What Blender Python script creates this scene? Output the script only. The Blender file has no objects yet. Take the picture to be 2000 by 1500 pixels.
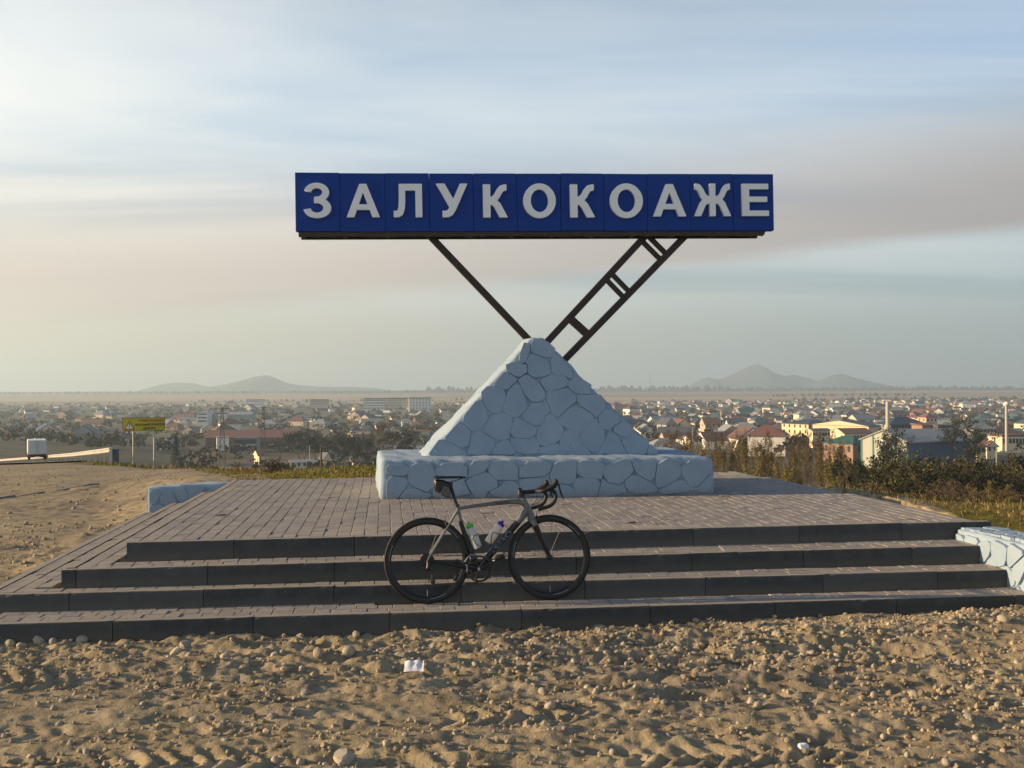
import bpy, bmesh, math, random
import numpy as np
from mathutils import Vector, Matrix
from math import radians, sin, cos, tan, pi, hypot

scene = bpy.context.scene
COL = scene.collection
random.seed(7)

# ------------------------------------------------------------------ camera
F_PX = 1950.0                      # focal length in pixels of the 2000 px wide photograph
EYE = Vector((0.0, 0.0, 1.80))
cam_d = bpy.data.cameras.new('camera'); cam = bpy.data.objects.new('camera', cam_d); COL.objects.link(cam)
cam_d.sensor_fit = 'HORIZONTAL'; cam_d.sensor_width = 36.0; cam_d.lens = 36.0 * F_PX / 2000.0
cam_d.clip_start = 0.1; cam_d.clip_end = 60000.0
CAM_R = Matrix.Rotation(radians(90 + 0.323), 4, 'X') @ Matrix.Rotation(radians(-0.235), 4, 'Z')
cam.matrix_world = Matrix.Translation(EYE) @ CAM_R
scene.camera = cam

# ------------------------------------------------------------------ light
SUN_ELEV = 13.0
SUN_AZ = 1.0                       # degrees: light travels to +X, turned a little to +Y
SUN_STRENGTH = 5.0
SKY_STRENGTH = 0.067
EXPOSURE = 0.92
HAZE_DENSITY = 0.00021

light_dir = Vector((cos(radians(SUN_ELEV)) * cos(radians(SUN_AZ)), cos(radians(SUN_ELEV)) * sin(radians(SUN_AZ)), -sin(radians(SUN_ELEV))))
sun_d = bpy.data.lights.new('sun', 'SUN'); sun = bpy.data.objects.new('sun', sun_d); COL.objects.link(sun)
sun_d.energy = SUN_STRENGTH; sun_d.angle = radians(0.6); sun_d.color = (1.0, 0.70, 0.39)
sun.rotation_euler = light_dir.to_track_quat('-Z', 'Y').to_euler()
sun.location = (-30, 0, 30)

scene.view_settings.view_transform = 'Standard'
scene.view_settings.look = 'None'
scene.view_settings.gamma = 1.0
scene.view_settings.use_curve_mapping = False
scene.view_settings.exposure = EXPOSURE
scene.render.engine = 'CYCLES'
scene.cycles.use_denoising = True
scene.cycles.max_bounces = 6
scene.cycles.diffuse_bounces = 3
scene.cycles.volume_bounces = 1
scene.cycles.transparent_max_bounces = 8
scene.cycles.use_adaptive_sampling = True
scene.cycles.adaptive_threshold = 0.012


class NT:
    """tiny helper to write node trees as expressions"""
    def __init__(s, tree):
        s.t = tree; s.n = tree.nodes; s.l = tree.links
    def node(s, typ, **kw):
        n = s.n.new(typ)
        for k, v in kw.items(): setattr(n, k, v)
        return n
    def put(s, sock, v):
        if v is None: return
        if isinstance(v, bpy.types.NodeSocket): s.l.new(v, sock)
        elif isinstance(v, (tuple, list)) and sock.type == 'RGBA' and len(v) == 3: sock.default_value = (*v, 1)
        else: sock.default_value = v
    def math(s, op, a, b=None, c=None, clamp=False):
        n = s.node('ShaderNodeMath', operation=op, use_clamp=clamp)
        s.put(n.inputs[0], a); s.put(n.inputs[1], b); s.put(n.inputs[2], c)
        return n.outputs[0]
    def sstep(s, v, lo, hi):
        n = s.node('ShaderNodeMapRange', interpolation_type='SMOOTHSTEP')
        s.put(n.inputs[0], v); s.put(n.inputs[1], lo); s.put(n.inputs[2], hi)
        return n.outputs[0]
    def mix(s, fac, a, b, blend='MIX'):
        n = s.node('ShaderNodeMix', data_type='RGBA', blend_type=blend)
        s.put(n.inputs[0], fac); s.put(n.inputs[6], a); s.put(n.inputs[7], b)
        return n.outputs[2]
    def noise(s, vec, scale, detail=3, rough=0.5, dist=0.0, out=0):
        n = s.node('ShaderNodeTexNoise')
        s.put(n.inputs['Vector'], vec); n.inputs['Scale'].default_value = scale
        n.inputs['Detail'].default_value = detail; n.inputs['Roughness'].default_value = rough
        n.inputs['Distortion'].default_value = dist
        return n.outputs[out]
    def mapping(s, vec, loc=(0, 0, 0), rot=(0, 0, 0), scale=(1, 1, 1)):
        n = s.node('ShaderNodeMapping')
        s.put(n.inputs['Vector'], vec)
        n.inputs['Location'].default_value = loc; n.inputs['Rotation'].default_value = rot; n.inputs['Scale'].default_value = scale
        return n.outputs[0]
    def ramp(s, fac, stops, interp='LINEAR'):
        n = s.node('ShaderNodeValToRGB'); cr = n.color_ramp; cr.interpolation = interp
        while len(cr.elements) < len(stops): cr.elements.new(0.5)
        for e, (p, c) in zip(cr.elements, stops):
            e.position = p; e.color = (*c, 1) if len(c) == 3 else c
        s.put(n.inputs[0], fac)
        return n.outputs[0]


# ------------------------------------------------------------------ sky
# radiances of haze, veil and smoke before the background strength, away from the sun (R) and towards it (L)
HAZE_R, HAZE_L = (2.5, 3.4, 3.75), (7.3, 6.0, 4.3)
BLUE_R, BLUE_L = (5.4, 8.2, 11.8), (7.4, 10.0, 12.4)
VEIL_R, VEIL_L = (7.2, 7.3, 7.0), (12.0, 11.0, 9.0)
SMOKE_R, SMOKE_L = (2.9, 2.5, 2.4), (7.0, 5.8, 4.9)
HAZE_TAU, VEIL_TAU = 0.13, 0.32
world = bpy.data.worlds.new('World'); scene.world = world; world.use_nodes = True
w = NT(world.node_tree); w.n.clear()
sky = w.node('ShaderNodeTexSky', sky_type='NISHITA')
sky.sun_disc = False
sky.sun_elevation = radians(SUN_ELEV)
# sun stands at -light_dir; Nishita: rotation 0 puts the sun at +Y, turning clockwise seen from above
sun_pos = -light_dir
sky.sun_rotation = math.atan2(sun_pos.x, sun_pos.y)
sky.altitude = 300; sky.air_density = 1.0; sky.dust_density = 1.0; sky.ozone_density = 2.0
tc = w.node('ShaderNodeTexCoord')
DIR = tc.outputs['Generated']
sp = w.node('ShaderNodeSeparateXYZ'); w.l.new(DIR, sp.inputs[0])
sx, sy, sz = sp.outputs
hyp = w.math('SQRT', w.math('ADD', w.math('MULTIPLY', sx, sx), w.math('MULTIPLY', sy, sy)))
elev = w.math('DIVIDE', sz, w.math('ADD', hyp, 0.001))
# the cloud deck: directions projected to a plane overhead
zc = w.math('ADD', w.math('MAXIMUM', sz, 0.0), 0.10)
cmb = w.node('ShaderNodeCombineXYZ')
w.l.new(w.math('DIVIDE', sx, zc), cmb.inputs[0]); w.l.new(w.math('DIVIDE', sy, zc), cmb.inputs[1])
deck = cmb.outputs[0]
# thin cirrus veil drawn out in streaks
dv = w.mapping(deck, rot=(0, 0, radians(-24)), scale=(0.22, 0.75, 1))
n1 = w.noise(dv, 1.15, 5, 0.54, 1.0)
n2 = w.noise(w.mapping(deck, loc=(3, 1, 0), rot=(0, 0, radians(-24)), scale=(0.10, 0.30, 1)), 1.2, 3, 0.5, 0.4)
# every thin layer looks denser towards the horizon, where the line of sight runs longer through it
slant = w.math('ADD', w.math('MAXIMUM', sz, 0.0), 0.03)
clear = w.math('SUBTRACT', 1.0, w.sstep(elev, 0.26, 0.72))      # the sky is clear overhead
def layer(tau):
    return w.math('MULTIPLY', clear, w.math('SUBTRACT', 1.0, w.math('EXPONENT', w.math('DIVIDE', w.math('MULTIPLY', tau, -1.0), slant))))
lean = w.sstep(w.math('MULTIPLY', sx, -1.0), -0.6, 0.8)
veil_t = w.sstep(w.math('ADD', w.math('ADD', w.math('MULTIPLY', n1, 0.62), w.math('MULTIPLY', n2, 0.52)), w.math('MULTIPLY', lean, 0.06)), 0.41, 0.77)
veil = w.math('MULTIPLY', layer(w.math('MULTIPLY', veil_t, VEIL_TAU)), w.sstep(elev, 0.03, 0.20))
# a long bank of thin brownish smoke lying across the sky, higher to the right
eb = w.math('SUBTRACT', elev, w.math('MULTIPLY', sx, 0.085))
wob = w.noise(w.mapping(deck, loc=(1.3, 0.4, 0), rot=(0, 0, radians(-12)), scale=(0.10, 0.36, 1)), 1.0, 4, 0.5, 0.25)
eb = w.math('ADD', eb, w.math('MULTIPLY', w.math('SUBTRACT', wob, 0.5), 0.085))
smoke = w.math('MULTIPLY', w.sstep(eb, 0.100, 0.122), w.math('SUBTRACT', 1.0, w.sstep(eb, 0.13, 0.26)))
smoke = w.math('MULTIPLY', smoke, w.math('ADD', 0.55, w.math('MULTIPLY', n2, 0.8)), clamp=True)
base = sky.outputs[0]
sunside = w.sstep(w.math('MULTIPLY', sx, -1.0), -0.75, 0.9)
low = w.mix(sunside, HAZE_R, HAZE_L)
high = w.mix(sunside, BLUE_R, BLUE_L)
haze_col = w.mix(w.sstep(elev, 0.05, 0.34), low, high)
veil_col = w.mix(sunside, VEIL_R, VEIL_L)
smoke_col = w.mix(sunside, SMOKE_R, SMOKE_L)
c = w.mix(layer(HAZE_TAU), base, haze_col)
c = w.mix(veil, c, veil_col)
c = w.mix(w.math('MULTIPLY', smoke, 0.94), c, smoke_col)
bg = w.node('ShaderNodeBackground'); w.l.new(c, bg.inputs[0]); bg.inputs[1].default_value = SKY_STRENGTH
wo = w.node('ShaderNodeOutputWorld'); w.l.new(bg.outputs[0], wo.inputs[0])


# ------------------------------------------------------------------ pixel helpers (photograph pixels -> points in the place)
R3 = CAM_R.to_3x3()
def ray(px, py):
    return (R3 @ Vector(((px - 1000) / F_PX, (750 - py) / F_PX, -1.0))).normalized()
def hit(px, py, z):
    d = ray(px, py); t = (z - EYE.z) / d.z
    return EYE + d * t
def at(px, py, Y):
    d = ray(px, py); return EYE + d * (Y / d.y)
def onplane(px, py, p, n):
    d = ray(px, py); return EYE + d * ((p - EYE).dot(n) / d.dot(n))


# ------------------------------------------------------------------ object helpers
def tag(o, label=None, cat=None, group=None, kind=None):
    if label: o['label'] = label
    if cat: o['category'] = cat
    if group: o['group'] = group
    if kind: o['kind'] = kind
    return o
def empty(name, loc=(0, 0, 0), rz=0.0, label=None, cat=None, group=None):
    o = bpy.data.objects.new(name, None); COL.objects.link(o)
    o.location = loc; o.rotation_euler = (0, 0, rz); o.empty_display_size = 0.2
    return tag(o, label, cat, group)
def link(name, me, parent=None, loc=None, rot=None):
    o = bpy.data.objects.new(name, me); COL.objects.link(o)
    if parent is not None: o.parent = parent
    if loc is not None: o.location = loc
    if rot is not None: o.rotation_euler = rot
    return o
def copy_tree(o, parent=None):
    c = o.copy(); COL.objects.link(c); c.parent = parent
    for ch in o.children: copy_tree(ch, c)
    return c
def newmesh(name, verts, faces, mats=(), mi=None, smooth=False):
    me = bpy.data.meshes.new(name)
    me.from_pydata([tuple(v) for v in verts], [], faces)
    for m in mats: me.materials.append(m)
    if mi is not None: me.polygons.foreach_set('material_index', mi)
    if smooth: me.polygons.foreach_set('use_smooth', [True] * len(me.polygons))
    me.update()
    return me

class MB:
    """collects shapes into one mesh"""
    def __init__(s): s.v = []; s.f = []; s.m = []; s.cur = 0
    def add(s, verts, faces):
        b = len(s.v); s.v += [tuple(v) for v in verts]
        s.f += [tuple(i + b for i in f) for f in faces]; s.m += [s.cur] * len(faces); return s
    def hexa(s, p):        # 8 corners: bottom 0-3 ccw, top 4-7 ccw
        return s.add(p, [(3, 2, 1, 0), (4, 5, 6, 7), (0, 1, 5, 4), (1, 2, 6, 5), (2, 3, 7, 6), (3, 0, 4, 7)])
    def box(s, x0, x1, y0, y1, z0, z1):
        return s.hexa([(x0, y0, z0), (x1, y0, z0), (x1, y1, z0), (x0, y1, z0), (x0, y0, z1), (x1, y0, z1), (x1, y1, z1), (x0, y1, z1)])
    def cbox(s, x0, x1, y0, y1, z0, z1, c=0.01):
        """box with chamfered edges on every side"""
        bm = bmesh.new(); bmesh.ops.create_cube(bm, size=1.0)
        for v in bm.verts:
            v.co = Vector((x0 + (v.co.x + .5) * (x1 - x0), y0 + (v.co.y + .5) * (y1 - y0), z0 + (v.co.z + .5) * (z1 - z0)))
        bmesh.ops.bevel(bm, geom=bm.edges[:], offset=c, segments=1, affect='EDGES')
        s.bm(bm); return s
    def bm(s, bm):
        bm.verts.index_update()
        s.add([v.co[:] for v in bm.verts], [[v.index for v in f.verts] for f in bm.faces]); bm.free(); return s
    def beam(s, a, b, wd, dp, up=(0, 0, 1)):
        """rectangular bar from a to b; wd along the side vector, dp along the other"""
        a = Vector(a); b = Vector(b); d = (b - a).normalized(); up = Vector(up)
        side = d.cross(up)
        if side.length < 1e-4: side = d.cross(Vector((0, 1, 0)))
        side.normalize(); u = side.cross(d).normalized()
        q = []
        for p in (a, b):
            q += [p - side * wd / 2 - u * dp / 2, p + side * wd / 2 - u * dp / 2, p + side * wd / 2 + u * dp / 2, p - side * wd / 2 + u * dp / 2]
        return s.hexa(q)
    def tube(s, pts, rad, n=10, closed=False, cap=True, flat=1.0, upv=None):
        """round tube along points; rad a number or a list; flat squeezes it along the frame's second axis"""
        pts = [Vector(p) for p in pts]; k = len(pts)
        rad = rad if isinstance(rad, (list, tuple)) else [rad] * k
        vs = []; prev = None
        for i, p in enumerate(pts):
            if closed: d = pts[(i + 1) % k] - pts[i - 1]
            else: d = pts[min(i + 1, k - 1)] - pts[max(i - 1, 0)]
            d.normalize()
            if upv is not None: r = d.cross(Vector(upv))
            elif prev is None:
                r = d.cross(Vector((0, 0, 1)))
                if r.length < 1e-3: r = d.cross(Vector((0, 1, 0)))
            else: r = prev - d * prev.dot(d)
            r.normalize(); prev = r; u = d.cross(r)
            for j in range(n):
                a = 2 * pi * j / n
                vs.append(p + r * (cos(a) * rad[i]) + u * (sin(a) * rad[i] * flat))
        fs = []
        for i in range(k if closed else k - 1):
            for j in range(n):
                a = i * n + j; b = i * n + (j + 1) % n; c2 = ((i + 1) % k) * n + (j + 1) % n; d2 = ((i + 1) % k) * n + j
                fs.append((a, b, c2, d2))
        if cap and not closed:
            fs.append(tuple(range(n - 1, -1, -1))); fs.append(tuple((k - 1) * n + j for j in range(n)))
        return s.add(vs, fs)
    def lathe(s, prof, n=24, origin=(0, 0, 0), axis='Z'):
        """prof: list of (radius, height)"""
        o = Vector(origin); vs = []; k = len(prof)
        for r, h in prof:
            for j in range(n):
                a = 2 * pi * j / n
                if axis == 'Z': vs.append(o + Vector((cos(a) * r, sin(a) * r, h)))
                elif axis == 'Y': vs.append(o + Vector((cos(a) * r, h, sin(a) * r)))
                else: vs.append(o + Vector((h, cos(a) * r, sin(a) * r)))
        fs = []
        for i in range(k - 1):
            for j in range(n):
                fs.append((i * n + j, i * n + (j + 1) % n, (i + 1) * n + (j + 1) % n, (i + 1) * n + j))
        fs.append(tuple(range(n - 1, -1, -1))); fs.append(tuple((k - 1) * n + j for j in range(n)))
        return s.add(vs, fs)
    def mesh(s, name, mats, smooth=False):
        if not isinstance(mats, (list, tuple)): mats = [mats]
        return newmesh(name, s.v, s.f, mats, s.m, smooth)
    def build(s, name, mats, parent=None, smooth=False, loc=None, rot=None):
        me = s.mesh(name, mats, smooth)
        if smooth == 'auto':
            me.polygons.foreach_set('use_smooth', [True] * len(me.polygons))
            me.set_sharp_from_angle(angle=radians(38))
        return link(name, me, parent, loc, rot)

# ------------------------------------------------------------------ numpy noise
def _hash(ix, iy, seed):
    h = (ix.astype(np.int64) * 374761393 + iy.astype(np.int64) * 668265263 + seed * 974711) & 0x7fffffff
    h = ((h ^ (h >> 13)) * 1274126177) & 0x7fffffff
    h = h ^ (h >> 16)
    return (h & 0xffff) / 65535.0
def vnoise(x, y, seed=0):
    x = np.asarray(x, float); y = np.asarray(y, float)
    ix = np.floor(x); iy = np.floor(y); fx = x - ix; fy = y - iy
    u = fx * fx * fx * (fx * (fx * 6 - 15) + 10); v = fy * fy * fy * (fy * (fy * 6 - 15) + 10)
    a = _hash(ix, iy, seed); b = _hash(ix + 1, iy, seed); c3 = _hash(ix, iy + 1, seed); d = _hash(ix + 1, iy + 1, seed)
    return (a * (1 - u) + b * u) * (1 - v) + (c3 * (1 - u) + d * u) * v - 0.5
def fbm(x, y, seed=0, octv=4, gain=0.5, lac=2.03):
    t = 0; a = 1.0; cs, sn = cos(0.6), sin(0.6)
    for o in range(octv):
        t = t + a * vnoise(x, y, seed + o * 17)
        x, y = (x * cs - y * sn) * lac + 3.1, (x * sn + y * cs) * lac - 1.7; a *= gain
    return t

# ------------------------------------------------------------------ materials
MATS = {}
def material(name):
    m = bpy.data.materials.new(name); m.use_nodes = True
    t = NT(m.node_tree); t.n.clear()
    b = t.node('ShaderNodeBsdfPrincipled'); o = t.node('ShaderNodeOutputMaterial'); t.l.new(b.outputs[0], o.inputs[0])
    MATS[name] = m
    return m, t, b
def bump(t, b, height, strength=0.3, dist=0.01):
    n = t.node('ShaderNodeBump'); n.inputs['Strength'].default_value = strength; n.inputs['Distance'].default_value = dist
    t.put(n.inputs['Height'], height); t.l.new(n.outputs[0], b.inputs['Normal'])
def plain(name, col, rough=0.6, var=0.12, scale=8.0, metal=0.0, bmp=0.0, coat=0.0, coord='Object', dirt=None):
    """plain paint with a little uneven tone and grain"""
    m, t, b = material(name)
    co = t.node('ShaderNodeTexCoord').outputs[coord]
    n = t.noise(co, scale, 5, 0.6)
    lo = tuple(c4 * (1 - var) for c4 in col); hi = tuple(min(1, c4 * (1 + var)) for c4 in col)
    colr = t.ramp(n, [(0.25, lo), (0.75, hi)])
    if dirt:
        d = t.noise(co, scale * 0.35, 4, 0.65)
        colr = t.mix(t.math('MULTIPLY', t.sstep(d, 0.5, 0.72), dirt[1]), colr, dirt[0])
    t.l.new(colr, b.inputs['Base Color'])
    rr = t.node('ShaderNodeMapRange'); t.put(rr.inputs[0], n); rr.inputs[3].default_value = max(0, rough - .08); rr.inputs[4].default_value = min(1, rough + .08)
    t.l.new(rr.outputs[0], b.inputs['Roughness'])
    b.inputs['Metallic'].default_value = metal
    b.inputs['Coat Weight'].default_value = coat
    if bmp: bump(t, b, t.noise(co, scale * 6, 4, 0.6), bmp, 0.01)
    return m
# ================================================================== MATERIALS OF THE PLACE
def mat_ground():
    m, t, b = material('earth')
    pos = t.node('ShaderNodeNewGeometry').outputs['Position']
    at_ = t.node('ShaderNodeAttribute'); at_.attribute_name = 'zone'
    s3 = t.node('ShaderNodeSeparateColor'); t.l.new(at_.outputs['Color'], s3.inputs[0])
    grass, valley, field = s3.outputs
    far = at_.outputs['Alpha']
    n_big = t.noise(pos, 0.9, 5, 0.6); n_fine = t.noise(pos, 14.0, 6, 0.7); n_mid = t.noise(pos, 4.0, 4, 0.6)
    dirt = t.ramp(n_mid, [(0.28, (0.215, 0.177, 0.112)), (0.5, (0.325, 0.270, 0.175)), (0.74, (0.425, 0.362, 0.248))])
    dirt = t.mix(t.math('MULTIPLY', t.sstep(n_fine, 0.55, 0.75), 0.5), dirt, (0.40, 0.345, 0.255))
    dirt = t.mix(t.math('MULTIPLY', t.sstep(n_big, 0.5, 0.66), 0.45), dirt, (0.225, 0.195, 0.15))
    wide = t.noise(t.mapping(pos, scale=(0.6, 1, 1)), 0.22, 4, 0.6)
    dirt = t.mix(t.math('MULTIPLY', t.sstep(wide, 0.44, 0.60), 0.6), dirt, t.mix(t.sstep(n_mid, 0.3, 0.7), (0.150, 0.130, 0.105), (0.275, 0.240, 0.195)))
    gcol = t.ramp(t.noise(pos, 0.55, 5, 0.65), [(0.32, (0.085, 0.088, 0.018)), (0.48, (0.150, 0.135, 0.030)), (0.62, (0.235, 0.170, 0.060)), (0.75, (0.29, 0.19, 0.085))])
    vcol = t.ramp(t.noise(pos, 0.012, 6, 0.62), [(0.30, (0.060, 0.065, 0.040)), (0.45, (0.105, 0.095, 0.060)), (0.58, (0.16, 0.13, 0.09)), (0.72, (0.075, 0.080, 0.050))])
    stripes = t.noise(t.mapping(pos, rot=(0, 0, 0.12), scale=(0.0003, 0.0035, 0.0)), 1.0, 2, 0.4)
    fcol = t.ramp(stripes, [(0.34, (0.25, 0.175, 0.11)), (0.46, (0.40, 0.27, 0.17)), (0.56, (0.48, 0.34, 0.22)), (0.64, (0.13, 0.11, 0.075))])
    rcol = t.ramp(t.noise(t.mapping(pos, scale=(0.0012, 0.004, 0)), 1.0, 4, 0.6), [(0.35, (0.030, 0.036, 0.034)), (0.65, (0.060, 0.058, 0.048))])
    c1 = t.mix(t.sstep(t.math('ADD', grass, t.math('MULTIPLY', t.math('SUBTRACT', n_mid, 0.5), 0.8)), 0.35, 0.65), dirt, gcol)
    c1 = t.mix(valley, c1, vcol)
    c1 = t.mix(field, c1, fcol)
    c1 = t.mix(far, c1, rcol)
    t.l.new(c1, b.inputs['Base Color']); b.inputs['Roughness'].default_value = 0.95
    b.inputs['Specular IOR Level'].default_value = 0.15
    bump(t, b, t.math('ADD', t.math('ADD', t.noise(pos, 55, 5, 0.65), t.math('MULTIPLY', t.noise(pos, 150, 3, 0.6), 0.4)), t.math('MULTIPLY', t.noise(t.mapping(pos, scale=(0.5, 1, 1)), 9, 5, 0.65), 2.2)), 0.6, 0.014)
    return m
def mat_paver(name, by_object):
    m, t, b = material(name)
    if by_object: r = t.node('ShaderNodeObjectInfo').outputs['Random']
    else:
        a = t.node('ShaderNodeAttribute'); a.attribute_name = 'rnd'; r = a.outputs['Fac']
    pos = t.node('ShaderNodeNewGeometry').outputs['Position']
    n = t.noise(pos, 26, 5, 0.7); big = t.noise(pos, 0.8, 4, 0.6)
    colr = t.ramp(r, [(0.0, (0.300, 0.284, 0.275)), (0.3, (0.345, 0.328, 0.318)), (0.55, (0.385, 0.368, 0.353)), (0.8, (0.320, 0.292, 0.287)), (1.0, (0.42, 0.405, 0.39))])
    colr = t.mix(t.sstep(n, 0.25, 0.8), t.mix(0.5, colr, (0.12, 0.105, 0.095)), colr)
    colr = t.mix(t.math('MULTIPLY', t.sstep(big, 0.48, 0.66), 0.5), colr, (0.40, 0.35, 0.28))
    t.l.new(colr, b.inputs['Base Color']); b.inputs['Roughness'].default_value = 0.88
    b.inputs['Specular IOR Level'].default_value = 0.25
    bump(t, b, t.noise(pos, 90, 4, 0.7), 0.6, 0.006)
    return m
def mat_kerb():
    m, t, b = material('kerb_concrete')
    r = t.node('ShaderNodeObjectInfo').outputs['Random']
    geo = t.node('ShaderNodeNewGeometry'); pos = geo.outputs['Position']
    n = t.noise(pos, 7, 6, 0.65); n2 = t.noise(t.mapping(pos, scale=(1, 1, 0.25)), 5, 4, 0.6); spk = t.noise(pos, 34, 4, 0.7)
    base = t.ramp(r, [(0, (0.050, 0.057, 0.064)), (0.5, (0.064, 0.070, 0.076)), (1, (0.082, 0.087, 0.090))])
    base = t.mix(t.sstep(n, 0.40, 0.75), base, t.mix(0.4, base, (0.13, 0.13, 0.128)))
    base = t.mix(t.math('MULTIPLY', t.sstep(n2, 0.55, 0.75), 0.5), base, (0.040, 0.043, 0.046))
    base = t.mix(t.math('MULTIPLY', t.sstep(spk, 0.66, 0.76), 0.5), base, (0.17, 0.155, 0.135))
    sz_ = t.node('ShaderNodeSeparateXYZ'); t.l.new(t.node('ShaderNodeTexCoord').outputs['Object'], sz_.inputs[0])
    dust = t.math('MULTIPLY', t.sstep(t.math('ADD', sz_.outputs[2], t.math('MULTIPLY', t.math('SUBTRACT', n, 0.5), 0.12)), -0.05, -0.17), 0.4)
    base = t.mix(dust, base, (0.24, 0.20, 0.15))
    # upward faces painted paler as sunlit, dusty tops; sides keep a shade-dark grey
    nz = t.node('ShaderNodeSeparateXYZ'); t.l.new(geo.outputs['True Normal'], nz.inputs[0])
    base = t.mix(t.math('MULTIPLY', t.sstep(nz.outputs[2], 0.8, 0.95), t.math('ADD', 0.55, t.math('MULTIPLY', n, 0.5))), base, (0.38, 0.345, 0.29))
    t.l.new(base, b.inputs['Base Color']); b.inputs['Roughness'].default_value = 0.9
    b.inputs['Specular IOR Level'].default_value = 0.2
    bump(t, b, t.noise(pos, 60, 4, 0.65), 0.35, 0.006)
    return m
def mat_limewash():
    m, t, b = material('pale_blue_paint')
    pos = t.node('ShaderNodeNewGeometry').outputs['Position']
    n = t.noise(pos, 3.0, 5, 0.6); f = t.noise(pos, 22, 5, 0.7)
    colr = t.ramp(n, [(0.3, (0.245, 0.335, 0.445)), (0.7, (0.295, 0.385, 0.490))])
    colr = t.mix(t.math('MULTIPLY', t.sstep(f, 0.62, 0.78), 0.35), colr, (0.22, 0.285, 0.365))
    zz = t.node('ShaderNodeSeparateXYZ'); t.l.new(t.node('ShaderNodeTexCoord').outputs['Object'], zz.inputs[0])
    mud = t.sstep(t.math('ADD', zz.outputs[2], t.math('MULTIPLY', t.math('SUBTRACT', f, 0.5), 0.26)), 0.10, -0.01)
    colr = t.mix(t.math('MULTIPLY', mud, 0.5), colr, (0.25, 0.225, 0.185))
    t.l.new(colr, b.inputs['Base Color']); b.inputs['Roughness'].default_value = 0.8; b.inputs['Specular IOR Level'].default_value = 0.2
    bump(t, b, t.math('ADD', t.noise(pos, 9, 5, 0.6), t.math('MULTIPLY', t.noise(pos, 45, 4, 0.65), 0.5)), 0.5, 0.02)
    return m
EARTH = mat_ground(); PAVER = mat_paver('paver_concrete', True); PAVER_ALL = mat_paver('paver_concrete_field', False)
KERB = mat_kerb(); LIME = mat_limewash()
JOINT = plain('joint_sand', (0.235, 0.205, 0.17), 0.95, 0.3, 20, coord='Object')

# ================================================================== TERRAIN
NX = np.array([-30, -8, -5.6, -4.2, 0, 4, 6, 9, 30.0])
NY = np.array([0, 8.2, 9.5, 11, 12.5, 14.0])
NZ = np.array([[0, 0, 0, -.02, -.04, -.10], [0, 0, 0, 0, 0, -.03], [0, 0, 0, .0, .03, .06], [-.01, -.02, 0, .1, .3, .36], [-.02, -.03, .1, .25, .40, .43],
               [.02, .02, .12, .40, .47, .43], [.02, .05, .20, .37, .36, .24], [.02, .05, .12, .20, .12, .0], [0, 0, 0, -.1, -.3, -.6]])
TT = np.array([-0.60, -0.42, -0.30, -0.15, 0.0, 0.20, 0.33, 0.50, 0.70])
TY = np.array([12, 14, 22, 35, 62, 135, 250, 400, 700, 1000, 3000, 4400, 5500, 6200, 7200, 12000.0])
TD = np.array([
    [1.84, 1.86, 2.20, 2.95, 4.55, 10.2, 14.5, 20, 30, 33, 32, 17, 3.5, 1.0, 14, 45],
    [1.83, 1.85, 2.10, 2.75, 4.45, 10.6, 18.0, 26, 32, 33, 32, 17, 3.5, 1.0, 14, 45],
    [1.50, 1.50, 1.82, 2.70, 5.60, 15., 25.5, 32, 33, 33, 32, 17, 3.5, 1.0, 14, 45],
    [1.40, 1.40, 1.70, 4.00, 8.50, 19., 28.5, 33, 33, 33, 32, 17, 3.5, 1.0, 14, 45],
    [1.38, 1.36, 1.90, 4.00, 9.00, 19., 27.0, 31, 33, 33, 32, 17, 3.0, 0.5, 14, 45],
    [1.36, 1.36, 2.00, 4.20, 9.00, 19., 26.0, 28, 31, 33, 31, 16, 2.5, 0.0, 14, 45],
    [1.40, 1.50, 2.60, 4.50, 8.30, 18., 26.0, 28, 31, 33, 30, 15, 2.0, 0.0, 14, 45],
    [1.50, 1.72, 2.85, 4.60, 8.10, 18., 26.0, 28, 31, 33, 30, 15, 2.0, 0.0, 14, 45],
    [1.60, 1.95, 3.20, 5.20, 9.00, 18., 26.0, 28, 31, 33, 30, 15, 2.0, 0.0, 14, 45]])
def bilin(gx, gy, G, x, y):
    x = np.clip(x, gx[0], gx[-1]); y = np.clip(y, gy[0], gy[-1])
    i = np.clip(np.searchsorted(gx, x, side='right') - 1, 0, len(gx) - 2); j = np.clip(np.searchsorted(gy, y, side='right') - 1, 0, len(gy) - 2)
    u = (x - gx[i]) / (gx[i + 1] - gx[i]); v = (y - gy[j]) / (gy[j + 1] - gy[j])
    u = u * u * (3 - 2 * u)
    return (G[i, j] * (1 - u) + G[i + 1, j] * u) * (1 - v) + (G[i, j + 1] * (1 - u) + G[i + 1, j + 1] * u) * v
def sst(x, a, b):
    t = np.clip((x - a) / (b - a), 0, 1); return t * t * (3 - 2 * t)
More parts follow.
